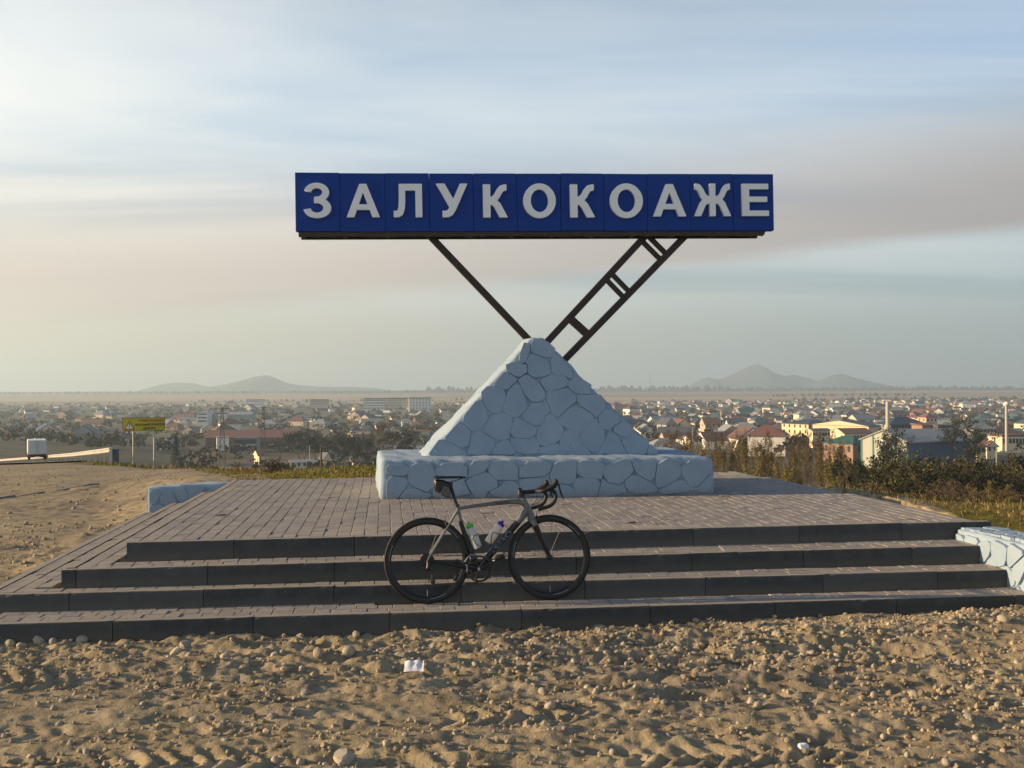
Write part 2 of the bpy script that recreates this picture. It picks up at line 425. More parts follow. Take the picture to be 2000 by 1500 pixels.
def terrain(x, y, detail=True):
    x = np.asarray(x, float); y = np.asarray(y, float)
    near = bilin(NX, NY, NZ, x, y)
    yf = np.maximum(y, np.abs(x) * 0.75 + 0.01)
    far = 1.8 - bilin(TT, TY, TD, x / np.maximum(yf, 1), yf)
    wgt = sst(yf, 12.0, 16.0) * sst(np.hypot(x, y), 11, 16)
    z = near * (1 - wgt) + far * wgt
    if detail:
        r = np.hypot(x, y)
        # hills have folds; the plain is flatter
        z = z + fbm(x / 60, y / 60, 5, 3) * np.clip((r - 150) / 150, 0, 1) * 1.6 * (1 - sst(r, 500, 900) * 0.6)
        z = z + fbm(x / 7, y / 7, 11, 3) * np.clip((r - 9) / 14, 0, 1) * 0.16 * (1 - sst(r, 200, 500))
        # trampled, tyre-rutted earth around the steps
        rough = (1 - sst(r, 26, 60))
        left = sst(-x, 4.5, 9.0) * sst(y, 9, 13)
        amp = rough * (1 - 0.40 * left)
        clod = fbm(x / 0.66, y / 0.20, 21, 4, 0.55)
        small = fbm(x / 0.22, y / 0.075, 31, 3, 0.62); crumb = 0.35 - np.abs(fbm(x / 0.075, y / 0.050, 37, 2, 0.6))
        ridg = 0.5 - np.abs(fbm(x / 0.50 + 3, y / 0.17, 41, 3, 0.5)) * 2
        patch = np.clip(0.85 + 1.1 * fbm(x / 1.9, y / 1.4, 51, 2), 0.35, 1.4)
        z = z + amp * patch * (0.036 * clod + 0.040 * small + 0.028 * ridg + 0.036 * crumb)
        # tyre tracks with lug marks, running along the steps
        for y0, sl, wd in ((6.50, 0.055, 0.17), (5.72, 0.10, 0.21), (5.05, 0.03, 0.20), (4.62, 0.06, 0.18), (7.9, -0.42, 0.22), (9.4, -0.42, 0.22)):
            dd = y - (y0 + sl * x + 0.10 * np.sin(x * 0.7 + y0))
            band = np.exp(-(dd / wd) ** 4) * rough
            lug = np.sin((x + np.abs(dd) * 0.8) * 2 * pi / 0.14)
            z = z + band * (-0.030 + 0.020 * lug * np.clip(0.4 + 1.5 * fbm(x / 0.8, y / 0.8, 61, 2), 0, 1))
        # loose bank of gravel along the foot of the steps, thicker to the right
        bank = np.exp(-((y - (6.90 + 0.145 * x)) / 0.30) ** 2)
        z = z + bank * rough * (0.035 + 0.035 * sst(x, 0.3, 3.5)) * (0.7 + 1.2 * fbm(x / 0.5, y / 0.4, 71, 3)) * (np.abs(x) < 9)
        z = z + rough * 0.05 * sst(x, 2.6, 4.2) * sst(y, 5.4, 6.6) * sst(-y, -8.2, -7.6) * (1 + fbm(x / .3, y / .3, 81, 2))
    return z
def ground_z(x, y): return float(terrain(np.array([x]), np.array([y]))[0])

def axis(fine0, fine1, step, segs_neg, segs_pos, lim_neg, lim_pos):
    a = list(np.arange(fine0, fine1 + 1e-6, step))
    def grow(start, d0, segs, lim, sgn):
        out = []; p = start; d = d0
        for (until, st) in segs:
            while p < until: p += st; out.append(p)
            d = st
        while p < lim: d *= 1.075; p += d; out.append(p)
        return out
    pos = grow(a[-1], step, segs_pos, lim_pos, 1)
    neg = [-q for q in grow(-a[0], step, segs_neg, lim_neg, -1)]
    return np.array(neg[::-1] + a + pos)
gx_ = axis(-4.3, 4.3, 0.0165, [(9.0, 0.04), (14.0, 0.07)], [(5.5, 0.05)], 8300, 8300)
gy_ = axis(4.1, 8.6, 0.0175, [], [(13.5, 0.04), (20.0, 0.07)], 40, 8700)

# the tiers of the platform, found from the edges of the steps
ZT = [0.124, 0.256, 0.398, 0.548]
FR_PIX = [((0, 1220), (2000, 1163)), ((0, 1162), (1970, 1113.5)), ((129, 1113.6), (1919, 1066)), ((247, 1060), (1936, 1018))]
def V2(p): return Vector((p.x, p.y))
fronts = []
for z_, (a_, b_) in zip(ZT, FR_PIX):
    fronts.append((V2(hit(*a_, z_)), V2(hit(*b_, z_))))
left4 = (V2(hit(247, 1060, ZT[3])), V2(hit(455, 937, ZT[3])))
right4 = (V2(hit(1938, 1018, ZT[3])), V2(hit(1500, 931, ZT[3])))
def isect(a, da, b, db):
    k = da.x * db.y - da.y * db.x; t = ((b.x - a.x) * db.y - (b.y - a.y) * db.x) / k
    return a + da * t
sdir = (left4[1] - left4[0]).normalized()
lnorm = Vector((-sdir.y, sdir.x))           # points left
TIERS = []
for i in range(4):
    fa, fb = fronts[i]; fd = (fb - fa).normalized()
    off = lnorm * (0.40 * (3 - i))
    FL = isect(fa, fd, left4[0] + off, sdir)
    if i == 3: FRp = fb
    else: FRp = fa + fd * ((fb - fa).length + (0.35 if i else 1.2))
    bdir = (fronts[3][1] - fronts[3][0]).normalized()
    BL = isect(left4[1] + sdir * 0.02, bdir, left4[0] + off, sdir)
    rd = (right4[1] - right4[0]).normalized()
    BR = isect(left4[1] + sdir * 0.02, bdir, right4[0], rd) if i == 3 else isect(left4[1], bdir, FRp, rd)
    TIERS.append(dict(z=ZT[i], FL=FL, FR=FRp, BL=BL, BR=BR, fd=fd, z0=(ZT[i - 1] if i else -0.12)))
P4 = TIERS[3]

def build_ground():
    X, Y = np.meshgrid(gx_, gy_)
    Z = terrain(X, Y)
    nx, ny = len(gx_), len(gy_)
    # keep the earth below the paved steps
    def inside(q, grow):
        poly = [TIERS[q]['FL'], TIERS[q]['FR'], TIERS[q]['BR'], TIERS[q]['BL']]
        r = np.full(X.shape, 1e9)
        for k in range(4):
            a = poly[k]; b = poly[(k + 1) % 4]; d = (b - a).normalized()
            r = np.minimum(r, (d.x * (Y - a.y) - d.y * (X - a.x)))
        return r > grow
    low = inside(0, 0.0)
    Z = np.where(low, np.minimum(Z, -0.10), Z)
    for q, lim in ((0, 0.05), (1, 0.19), (2, 0.33), (3, 0.50)):
        near_edge = inside(q, -0.25) & ~inside(q, 0.0)
        Z = np.where(near_edge & (Y < 13.2) & (X < 4.0), np.minimum(Z, lim), Z)
    drop = inside(0, 0.25)
    idx = np.arange(nx * ny).reshape(ny, nx)
    keep = ~(drop[:-1, :-1] & drop[1:, :-1] & drop[:-1, 1:] & drop[1:, 1:])
    q = np.stack([idx[:-1, :-1], idx[:-1, 1:], idx[1:, 1:], idx[1:, :-1]], -1)[keep]
    me = bpy.data.meshes.new('ground')
    me.vertices.add(nx * ny); me.vertices.foreach_set('co', np.stack([X, Y, Z], -1).reshape(-1).astype(np.float32))
    nf = len(q); me.loops.add(nf * 4); me.loops.foreach_set('vertex_index', q.reshape(-1).astype(np.int32))
    me.polygons.add(nf); me.polygons.foreach_set('loop_start', (np.arange(nf) * 4).astype(np.int32))
    me.polygons.foreach_set('use_smooth', np.ones(nf, bool))
    me.update(calc_edges=True)
    # what grows where
    r = np.hypot(X, Y); t = X / np.maximum(Y, 1)
    nz = fbm(X / 5, Y / 5, 91, 3)
    grass = sst(Y + nz * 2.0 - 0.25 * (X + 4), 13.4, 14.2) * (X > -9.5)
    edge_l = -9.5 - (Y - 14) * 0.27 + nz * 2.5           # the apron of earth reaches back along the road
    grass = np.maximum(grass * sst(X - (-3.2 - (Y - 13.5) * 0.42 + nz * 1.2), 0, 1.0), sst(Y + nz * 4, 48, 54) * (t > -0.44) + sst(Y, 75, 95))
    grass = np.maximum(grass, sst(X + nz * 0.7, 4.65, 5.1) * sst(Y, 8.6, 9.4))
    grass = np.clip(grass, 0, 1)
    valley = sst(r, 70, 160); field = sst(Y + 350 * fbm(X / 900, Y / 900, 95, 2), 2150, 2300); ridge = sst(Y + 500 * fbm(X / 1500, Y / 1500, 97, 2), 4700, 5000)
    zone = np.stack([grass, valley, field, ridge], -1).reshape(-1).astype(np.float32)
    a = me.attributes.new('zone', 'FLOAT_COLOR', 'POINT'); a.data.foreach_set('color', zone)
    me.materials.append(EARTH)
    o = link('ground', me); tag(o, kind='structure')
    o['label'] = 'trampled tan earth falling away to the valley and far fields'
    return o
build_ground()

# ================================================================== STEPPED PLATFORM
platform = empty('stepped_platform', (P4['FL'].x, P4['FL'].y, 0), 0, 'paved grey platform with four kerbed steps under the white monument', 'platform')
PO = Vector((P4['FL'].x, P4['FL'].y, 0))
for i, T in enumerate(TIERS):
    m = MB(); zt = T['z'] - 0.035
    ins = 0.03
    def sh(p, sx_, sy_): return p + T['fd'] * sx_ + sdir * sy_
    pts = [sh(T['FL'], ins, ins), sh(T['FR'], -ins, ins), sh(T['BR'], -ins, -ins), sh(T['BL'], ins, -ins)]
    m.hexa([(p.x - PO.x, p.y - PO.y, T['z0'] - 0.05) for p in pts] + [(p.x - PO.x, p.y - PO.y, zt) for p in pts])
    m.build('step_bed', JOINT, platform)

def kerb_block(ln, h, rg, dpt=0.080):
    """kerb stone whose upper edges are worn and chipped here and there"""
    n = max(4, int(ln / 0.05)); m = MB(); v = []; f = []
    for k in range(n + 1):
        x = 0.002 + (ln - 0.005) * k / n
        c1 = 0.005 + 0.004 * rg.random() + (rg.uniform(0.004, 0.016) if rg.random() < 0.06 or (k in (0, n) and rg.random() < 0.4) else 0)
        c2 = 0.004 + 0.003 * rg.random()
        v += [(x, 0.0, -h), (x, rg.uniform(-.0008, .0008), -c1), (x, c1, rg.uniform(-.0008, .0006)), (x, dpt - c2, 0.0), (x, dpt, -c2), (x, dpt, -h)]
    for k in range(n):
        for j in range(6): f.append((k * 6 + j, (k + 1) * 6 + j, (k + 1) * 6 + (j + 1) % 6, k * 6 + (j + 1) % 6))
    f += [tuple(range(6)), tuple(n * 6 + j for j in range(5, -1, -1))]
    return m.add(v, f)
def kerb_run(a, b, zb, zt, inward, first=None, rng=random.Random(3)):
    d = (b - a); L = d.length; d.normalize(); ang = math.atan2(d.y, d.x)
    p = 0.0; k = 0
    while p < L - 0.02:
        ln = first if (k == 0 and first) else 1.0
        ln = min(ln, L - p)
        if L - p - ln < 0.15: ln = L - p
        h = zt - zb
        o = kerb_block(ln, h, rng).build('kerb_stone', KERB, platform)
        q = a + d * p
        o.location = (q.x - PO.x, q.y - PO.y, zt + rng.uniform(-0.003, 0.002))
        o.rotation_euler = (rng.uniform(-0.006, 0.006), rng.uniform(-0.0015, 0.0015), ang + rng.uniform(-0.0025, 0.0025))
        p += ln; k += 1
for i, T in enumerate(TIERS):
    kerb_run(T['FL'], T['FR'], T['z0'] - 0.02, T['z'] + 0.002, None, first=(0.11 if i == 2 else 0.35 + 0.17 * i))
    # along the left side: the stones run from back to front, top flush
    a = T['BL']; b = T['FL'] + sdir * 0.085
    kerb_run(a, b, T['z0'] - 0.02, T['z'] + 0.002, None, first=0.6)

# ---- pavers
BLK = dict(yaw=radians(6.0)); B0 = V2(hit(742, 975, ZT[3]))
bu = Vector((cos(BLK['yaw']), sin(BLK['yaw']))); bv = Vector((-bu.y, bu.x))
BW, BD, BH = 3.95, 2.10, 0.44
def poly_in(p, poly, grow):
    for k in range(len(poly)):
        a = poly[k]; b = poly[(k + 1) % len(poly)]; d = (b - a).normalized()
        if d.x * (p.y - a.y) - d.y * (p.x - a.x) < grow: return False
    return True
def tpoly(i): T = TIERS[i]; return [T['FL'], T['FR'], T['BR'], T['BL']]
block_poly = [B0, B0 + bu * BW, B0 + bu * BW + bv * BD, B0 + bv * BD]
pav = []   # (x, y, z, angle, width index)
rng = random.Random(11)
PW = 0.116
LENS = [0.118, 0.158, 0.178]
pv_right = [V2(hit(1885, 1057, ZT[2])), V2(hit(1995, 1153, ZT[0]))]
for i in range(4):
    T = TIERS[i]; poly = tpoly(i); nxt = tpoly(i + 1) if i < 3 else None
    fd = T['fd']; fn = Vector((-fd.y, fd.x))
    for grid in ((0, 1) if i < 3 else (1,)):
        if grid == 0: o_, dx_, dy_, ln_u = T['FL'] + fn * 0.084, fd, fn, (T['FR'] - T['FL']).length
        else: o_, dx_, dy_, ln_u = T['FL'] - lnorm * 0.084, sdir, -lnorm, (T['BL'] - T['FL']).length
        rows = 4 if i < 3 else 72
        for r_ in range(rows):
            u = rng.uniform(-0.1, 0.0)
            if grid == 1:      # each row begins right behind the front kerb
                fn_ = Vector((-fd.y, fd.x)); q0 = o_ + dy_ * (PW * (r_ + 0.5))
                u = (0.090 - fn_.dot(q0 - T['FL'])) / fn_.dot(dx_)
            while u < ln_u:
                li = rng.choice((0, 1, 1, 2)); L = LENS[li]
                if grid == 0: li = rng.choice((0, 1)); L = LENS[li]
                c = o_ + dx_ * (u + L / 2) + dy_ * (PW * (r_ + 0.5)); u += L
                if not poly_in(c, poly, 0.07): continue
                if nxt and poly_in(c, nxt, -0.035): continue
                if i < 3:
                    dfr = fn.dot(c - T['FL']); dlf = (-lnorm).dot(c - T['FL'])
                    if (grid == 0) != (dfr <= dlf): continue
                if poly_in(c, block_poly, 0.10): continue
                if c.x > 4.6 + 0.1 * (9 - c.y): 
                    if i < 3: continue
                pav.append((c.x, c.y, T['z'] + rng.gauss(0, 0.0015), math.atan2(dx_.y, dx_.x) + rng.gauss(0, 0.008), li, rng.gauss(0, 0.007), rng.gauss(0, 0.006)))
def paver_shape(L, Wd=PW, h=0.035):
    x, y = L / 2 - 0.0016, Wd / 2 - 0.0016; c = 0.004
    v = [(-x, -y, -h), (x, -y, -h), (x, y, -h), (-x, y, -h), (-x, -y, -c), (x, -y, -c), (x, y, -c), (-x, y, -c),
         (-x + c, -y + c, 0), (x - c, -y + c, 0), (x - c, y - c, 0), (-x + c, y - c, 0)]
    f = []
    for a in (0, 4):
        for k in range(4): f.append((a + k, a + (k + 1) % 4, a + 4 + (k + 1) % 4, a + 4 + k))
    f.append((8, 9, 10, 11)); return v, f
pav.sort(key=lambda p: -(1.8 - p[2]) * LENS[p[4]] / (p[0] ** 2 + p[1] ** 2) ** 1.5 if abs(p[0]) / p[1] < 0.52 else 1.0)
pm = [newmesh('paver', *paver_shape(L), [PAVER]) for L in LENS]
for p in pav[:300]:
    o = link('paver', pm[p[4]], platform, (p[0] - PO.x, p[1] - PO.y, p[2]), (p[5], p[6], p[3]))
rest = MB(); rnd = []
for p in pav[300:]:
    v, f = paver_shape(LENS[p[4]]); M = Matrix.Translation((p[0] - PO.x, p[1] - PO.y, p[2])) @ Matrix.Rotation(p[3], 4, 'Z') @ Matrix.Rotation(p[5], 4, 'X') @ Matrix.Rotation(p[6], 4, 'Y')
    rest.add([M @ Vector(q) for q in v], f[4:]); rnd += [rng.random()] * 12
o = rest.build('paving', PAVER_ALL, platform); tag(o, kind='stuff')
a = o.data.attributes.new('rnd', 'FLOAT', 'POINT'); a.data.foreach_set('value', rnd)

# ================================================================== PAINTED STONEWORK
def lumpy(name, corners, parent, bev=0.035, step=0.07, amp=0.012, seed=0, mat=None):
    """hexahedron of 8 corners with worn round edges and an uneven hand-plastered skin"""
    bm = bmesh.new(); m = MB().hexa(corners)
    vs = [bm.verts.new(v) for v in m.v]
    for f in m.f: bm.faces.new([vs[k] for k in f])
    bmesh.ops.recalc_face_normals(bm, faces=bm.faces[:])
    bmesh.ops.bevel(bm, geom=bm.edges[:], offset=bev, segments=2, profile=0.6, affect='EDGES')
    for _ in range(7):
        es = [e for e in bm.edges if e.calc_length() > step]
        if not es: break
        bmesh.ops.subdivide_edges(bm, edges=es, cuts=1, use_grid_fill=True)
        if len(bm.verts) > 26000: break
    bmesh.ops.triangulate(bm, faces=[f for f in bm.faces if len(f.verts) > 4])
    co = np.array([v.co[:] for v in bm.verts]); bm.normal_update(); nm = np.array([v.normal[:] for v in bm.verts])
    q = co[:, 0] * 0.83 + co[:, 1] * 0.55; r = co[:, 2] + co[:, 1] * 0.61 + co[:, 0] * 0.29
    d = amp * (1.5 * fbm(q / 0.22, r / 0.22, seed, 2) + 1.2 * fbm(q / 0.075, r / 0.075, seed + 5, 2))
    co = co + nm * d[:, None]
    for v, p in zip(bm.verts, co): v.co = p
    me = bpy.data.meshes.new(name); bm.to_mesh(me); bm.free()
    me.materials.append(mat or LIME); me.polygons.foreach_set('use_smooth', [True] * len(me.polygons))
    return link(name, me, parent)
def clip_half(poly, p, n):
    out = []
    for k in range(len(poly)):
        a, b = poly[k], poly[(k + 1) % len(poly)]
        da, db = (a - p).dot(n), (b - p).dot(n)
        if da <= 0: out.append(a)
        if (da < 0 < db) or (db < 0 < da): out.append(a + (b - a) * (da / (da - db)))
    return out
def voronoi(poly, spacing, seed, stretch=(1, 1)):
    rg = random.Random(seed)
    xs = [p.x for p in poly]; ys = [p.y for p in poly]
    pts = []
    tries = 0
    while tries < 6000:
        tries += 1
        q = Vector((rg.uniform(min(xs), max(xs)), rg.uniform(min(ys), max(ys))))
        if not poly_in(q, poly, 0.02): continue
        if all(hypot((q.x - p.x) / stretch[0], (q.y - p.y) / stretch[1]) > spacing for p in pts): pts.append(q)
    cells = []
    for p in pts:
        c = list(poly)
        for o_ in pts:
            if o_ is p or (o_ - p).length > spacing * 4.5: continue
            c = clip_half(c, (o_ + p) / 2, (o_ - p))
            if len(c) < 3: break
        if len(c) >= 3: cells.append(c)
    return cells
def shrink(poly, d):
    out = poly; n = len(poly)
    for k in range(n):
        a, b = poly[k], poly[(k + 1) % n]; e = (b - a)
        if e.length < 1e-6: continue
        nrm = Vector((e.y, -e.x)).normalized()
        out = clip_half(out, a - nrm * d, nrm)
        if len(out) < 3: return []
    return out
def shrink_uneven(poly, d, seed):
    """like shrink, but each joint has its own width, the same for both stones that share it"""
    out = poly; n = len(poly)
    for k in range(n):
        a, b = poly[k], poly[(k + 1) % n]; e = (b - a)
        if e.length < 1e-6: continue
        nrm = Vector((e.y, -e.x)).normalized(); mid = (a + b) / 2
        wv = float(vnoise(mid.x / 0.19, mid.y / 0.19, seed + 7)) + 0.5
        out = clip_half(out, a - nrm * (d * (0.05 + 2.6 * max(0.0, wv - 0.30))), nrm)
        if len(out) < 3: return []
    return out
def chaikin(p, it=2):
    for _ in range(it):
        q = []
        for k in range(len(p)):
            a, b = p[k], p[(k + 1) % len(p)]; q += [a * 0.78 + b * 0.22, a * 0.22 + b * 0.78]
        p = q
    return p
def stones(parent, poly2, frame, spacing, seed, proud=0.016, gap=0.006, stretch=(1, 1), warp=0.0):
    """flat facing stones laid in a plane; frame = (origin, ex, ey, normal) in the parent's space"""
    O, ex, ey, nn = frame; rg = random.Random(seed + 100)
    for c in voronoi(poly2, spacing, seed, stretch):
        area = abs(sum(c[k].x * c[(k + 1) % len(c)].y - c[k].y * c[(k + 1) % len(c)].x for k in range(len(c)))) / 2
        if area < 0.0012: continue
        def jog(p):
            return p + Vector((float(vnoise(p.x / 0.16, p.y / 0.16, seed)), float(vnoise(p.x / 0.16 + 9, p.y / 0.16, seed + 3)))) * warp
        fine = []
        for k in range(len(c)):
            a, b = c[k], c[(k + 1) % len(c)]; ns = max(1, int((b - a).length / 0.09))
            fine += [a + (b - a) * (s_ / ns) for s_ in range(ns)]
        fine = shrink_uneven(fine, gap, seed)
        if len(fine) < 3: continue
        ring = [jog(p) for p in chaikin(fine, 1)]
        cen = sum(ring, Vector((0, 0))) / len(ring)
        sz_ = math.sqrt(area)
        k1 = max(0.6, 1 - 0.005 / sz_); k2 = max(0.35, 1 - 0.07 / sz_)
        h = proud * rg.uniform(0.75, 1.3); tx, ty = rg.uniform(-.03, .03), rg.uniform(-.03, .03)
        def P(p, hh): return O + ex * p.x + ey * p.y + nn * (hh + (p.x - cen.x) * tx + (p.y - cen.y) * ty)
        n = len(ring)
        v = [P(p, -0.016) for p in ring] + [P(p, h * 0.72) for p in ring] + [P(cen + (p - cen) * k1, h) for p in ring] + [P(cen + (p - cen) * k2, h * 1.04) for p in ring]
        f = [(a * n + j, a * n + (j + 1) % n, (a + 1) * n + (j + 1) % n, (a + 1) * n + j) for a in range(3) for j in range(n)] + [tuple(3 * n + j for j in range(n))]
        me = newmesh('facing_stone', v, f, [LIME], smooth=True); me.set_sharp_from_angle(angle=radians(22))
        link('facing_stone', me, parent)

Vx = Vector
def V3(p2, z): return Vector((p2.x, p2.y, z))
# ---- plinth and pyramid of the monument
MZ = ZT[3]
mon = empty('monument', V3(B0, MZ), BLK['yaw'], 'pale blue painted stone pyramid on a low plinth carrying the sign posts', 'monument')
plinth = lumpy('plinth', [(0, 0, -.03), (BW, 0, -.03), (BW, BD, -.03), (-.11, BD, -.03), (0.015, 0.015, BH), (BW - .015, .015, BH), (BW - .015, BD - .015, BH), (-.095, BD - .015, BH)], mon, 0.045, 0.045, 0.014, 3)
stones(plinth, [Vx((0.05, -.02)), Vx((BW - 0.05, -.02)), Vx((BW - 0.05, BH - 0.03)), Vx((0.05, BH - .03))], (Vector((0, -0.007, 0)), Vector((1, 0, 0)), Vector((0, 0, 1)), Vector((0, -1, 0))), 0.235, 5, 0.010, 0.0030, (1.2, 0.85), 0.10)
MI = Matrix.Translation(V3(B0, MZ)) @ Matrix.Rotation(BLK['yaw'], 4, 'Z'); MII = MI.inverted()
def mloc(p): return MII @ p
pl = mloc(hit(826, 892, MZ + BH)); pr = mloc(hit(1286, 885, MZ + BH))
pyf = 0.62
apn = MI.to_3x3() @ Vector((0, 1, 0)); app = MI @ Vector((0, 1.02, 0))
tl = mloc(onplane(1034, 661, app, apn)); tr = mloc(onplane(1060, 661, app, apn))
AZ = tl.z
PYR = [(pl.x, pyf, BH - .03), (pr.x, pyf, BH - .03), (pr.x - .02, 1.56, BH - .03), (pl.x - .07, 1.56, BH - .03), (tl.x, 0.93, AZ), (tr.x, 0.93, AZ), (tr.x, 1.17, AZ), (tl.x - .06, 1.17, AZ)]
pyramid = lumpy('pyramid', PYR, mon, 0.045, 0.04, 0.016, 17)
c0, c1, c2, c3 = [Vector(PYR[k]) for k in (0, 1, 5, 4)]
ex = (c1 - c0).normalized(); nn = ex.cross((c3 - c0)).normalized(); nn = nn if nn.y < 0 else -nn
ey = nn.cross(ex).normalized()
fp = [Vx(((p - c0).dot(ex), (p - c0).dot(ey))) for p in (c0, c1, c2, c3)]
stones(pyramid, shrink(fp, 0.012), (c0 + nn * 0.007, ex, ey, nn), 0.225, 9, 0.010, 0.0030, (1.05, 0.95), 0.11)
# ---- low walls that close the steps
wl_a = V2(hit(288, 1001, ZT[0])); wl_d = P4['fd']
wl = empty('stone_end_wall', V3(wl_a, 0), math.atan2(wl_d.y, wl_d.x), 'low blue painted stone wall at the back left end of the steps', 'wall')
wlen = 1.42
body = lumpy('wall_body', [(0, 0, -.15), (wlen, 0, -.15), (wlen, .30, -.15), (0, .30, -.15), (0, 0, .47), (wlen, 0, .53), (wlen, .30, .53), (0, .30, .47)], wl, 0.03, 0.06, 0.010, 31)
stones(body, [Vx((0.04, -.1)), Vx((wlen - .03, -.1)), Vx((wlen - .03, .49)), Vx((.04, .44))], (Vector((0, -.002, 0)), Vector((1, 0, 0)), Vector((0, 0, 1)), Vector((0, -1, 0))), 0.20, 33, 0.014, 0.005, (0.8, 1.3), 0.05)
stones(body, [Vx((0.03, -.1)), Vx((.27, -.1)), Vx((.27, .44)), Vx((.03, .44))], (Vector((-.002, .30, 0)), Vector((0, -1, 0)), Vector((0, 0, 1)), Vector((-1, 0, 0))), 0.20, 34, 0.014, 0.005, (1, 1), 0.05)
wr_b = V2(hit(1886, 1057, ZT[2])); wr_f = V2(hit(1993, 1151, ZT[0]))
wr_d = (wr_b - wr_f).normalized()
wr_b = isect(wr_b, wr_d, fronts[3][0], P4['fd'])
wr_len = 2.6
wr = empty('stone_end_wall', V3(wr_b, 0), math.atan2(-wr_d.y, -wr_d.x), 'sunlit white painted stone wall closing the steps at the right', 'wall')
body = lumpy('wall_body', [(0.003, 0, -.15), (wr_len, 0, -.15), (wr_len, .42, -.15), (0.003, .42, -.15), (0.003, 0, .49), (wr_len, 0, .54), (wr_len, .42, .54), (0.003, .42, .49)], wr, 0.035, 0.06, 0.012, 41)
# local +x runs towards the viewer, +y to the right: the left face is y = 0
stones(body, [Vx((0.03, 0.0)), Vx((wr_len - .03, 0.0)), Vx((wr_len - .03, .50)), Vx((.03, .46))], (Vector((0, -.002, 0)), Vector((1, 0, 0)), Vector((0, 0, 1)), Vector((0, -1, 0))), 0.125, 43, 0.024, 0.006, (0.8, 3.2), 0.05)
stones(body, [Vx((0.04, 0.03)), Vx((wr_len - .03, 0.03)), Vx((wr_len - .03, .39)), Vx((.04, .39))], (Vector((0, 0, .492)), Vector((1, 0, 0.019)), Vector((0, 1, 0)), Vector((0, 0, 1))), 0.15, 44, 0.014, 0.006, (1, 1), 0.05)
# ================================================================== THE NAME SIGN ON ITS POSTS
RUST = plain('brown_painted_steel', (0.034, 0.022, 0.018), 0.55, 0.35, 14, metal=0.1, bmp=0.15, dirt=((0.065, 0.032, 0.018), 0.6))
BLUE = plain('blue_sign_panel', (0.009, 0.046, 0.26), 0.55, 0.10, 1.6, bmp=0.0, dirt=((0.014, 0.042, 0.20), 0.4))
BLUE.node_tree.nodes['Principled BSDF'].inputs['Specular IOR Level'].default_value = 0.2
WHITE_L = plain('white_sign_letter', (0.80, 0.83, 0.86), 0.45, 0.06, 3.0, dirt=((0.52, 0.54, 0.55), 0.35))

def segd(px, py, a, b):
    ax, ay = a; bx, by = b; dx, dy = bx - ax, by - ay
    t = np.clip(((px - ax) * dx + (py - ay) * dy) / (dx * dx + dy * dy + 1e-12), 0, 1)
    return np.hypot(px - ax - t * dx, py - ay - t * dy)
def stroke(X, Y, pts, wd): return np.minimum.reduce([segd(X, Y, pts[k], pts[k + 1]) for k in range(len(pts) - 1)]) - wd / 2
def boxd(X, Y, x0, x1, y0, y1): return np.maximum.reduce([x0 - X, X - x1, y0 - Y, Y - y1])
def polyd(X, Y, pts):   # convex polygon, ccw
    r = []
    for k in range(len(pts)):
        a, b = pts[k], pts[(k + 1) % len(pts)]; dx, dy = b[0] - a[0], b[1] - a[1]; L = hypot(dx, dy)
        r.append(((X - a[0]) * dy - (Y - a[1]) * dx) / L)
    return np.maximum.reduce(r)
def elld(X, Y, cx, cy, rx, ry): return (np.hypot((X - cx) / rx, (Y - cy) / ry) - 1) * min(rx, ry)
U = lambda *a: np.minimum.reduce(a)
def cut(a, b): return np.maximum(a, -b)
def arm_up(X, Y, m=0.0, s=1):
    P = [(m + s * x, y) for x, y in ((0.10, 0.50), (0.28, 0.54), (0.38, 0.64), (0.46, 0.80), (0.53, 0.885), (0.62, 0.908), (0.80, 0.908))]
    d = stroke(X, Y, P, 0.185)
    return np.maximum(d, s * (X - (m + s * 0.66)) if s > 0 else -(X - (m - 0.66)))
def arm_dn(X, Y, m=0.0, s=1):
    P = [(m + s * x, y) for x, y in ((0.12, 0.50), (0.30, 0.47), (0.40, 0.36), (0.60, -0.06))]
    return np.maximum(stroke(X, Y, P, 0.205), -Y)
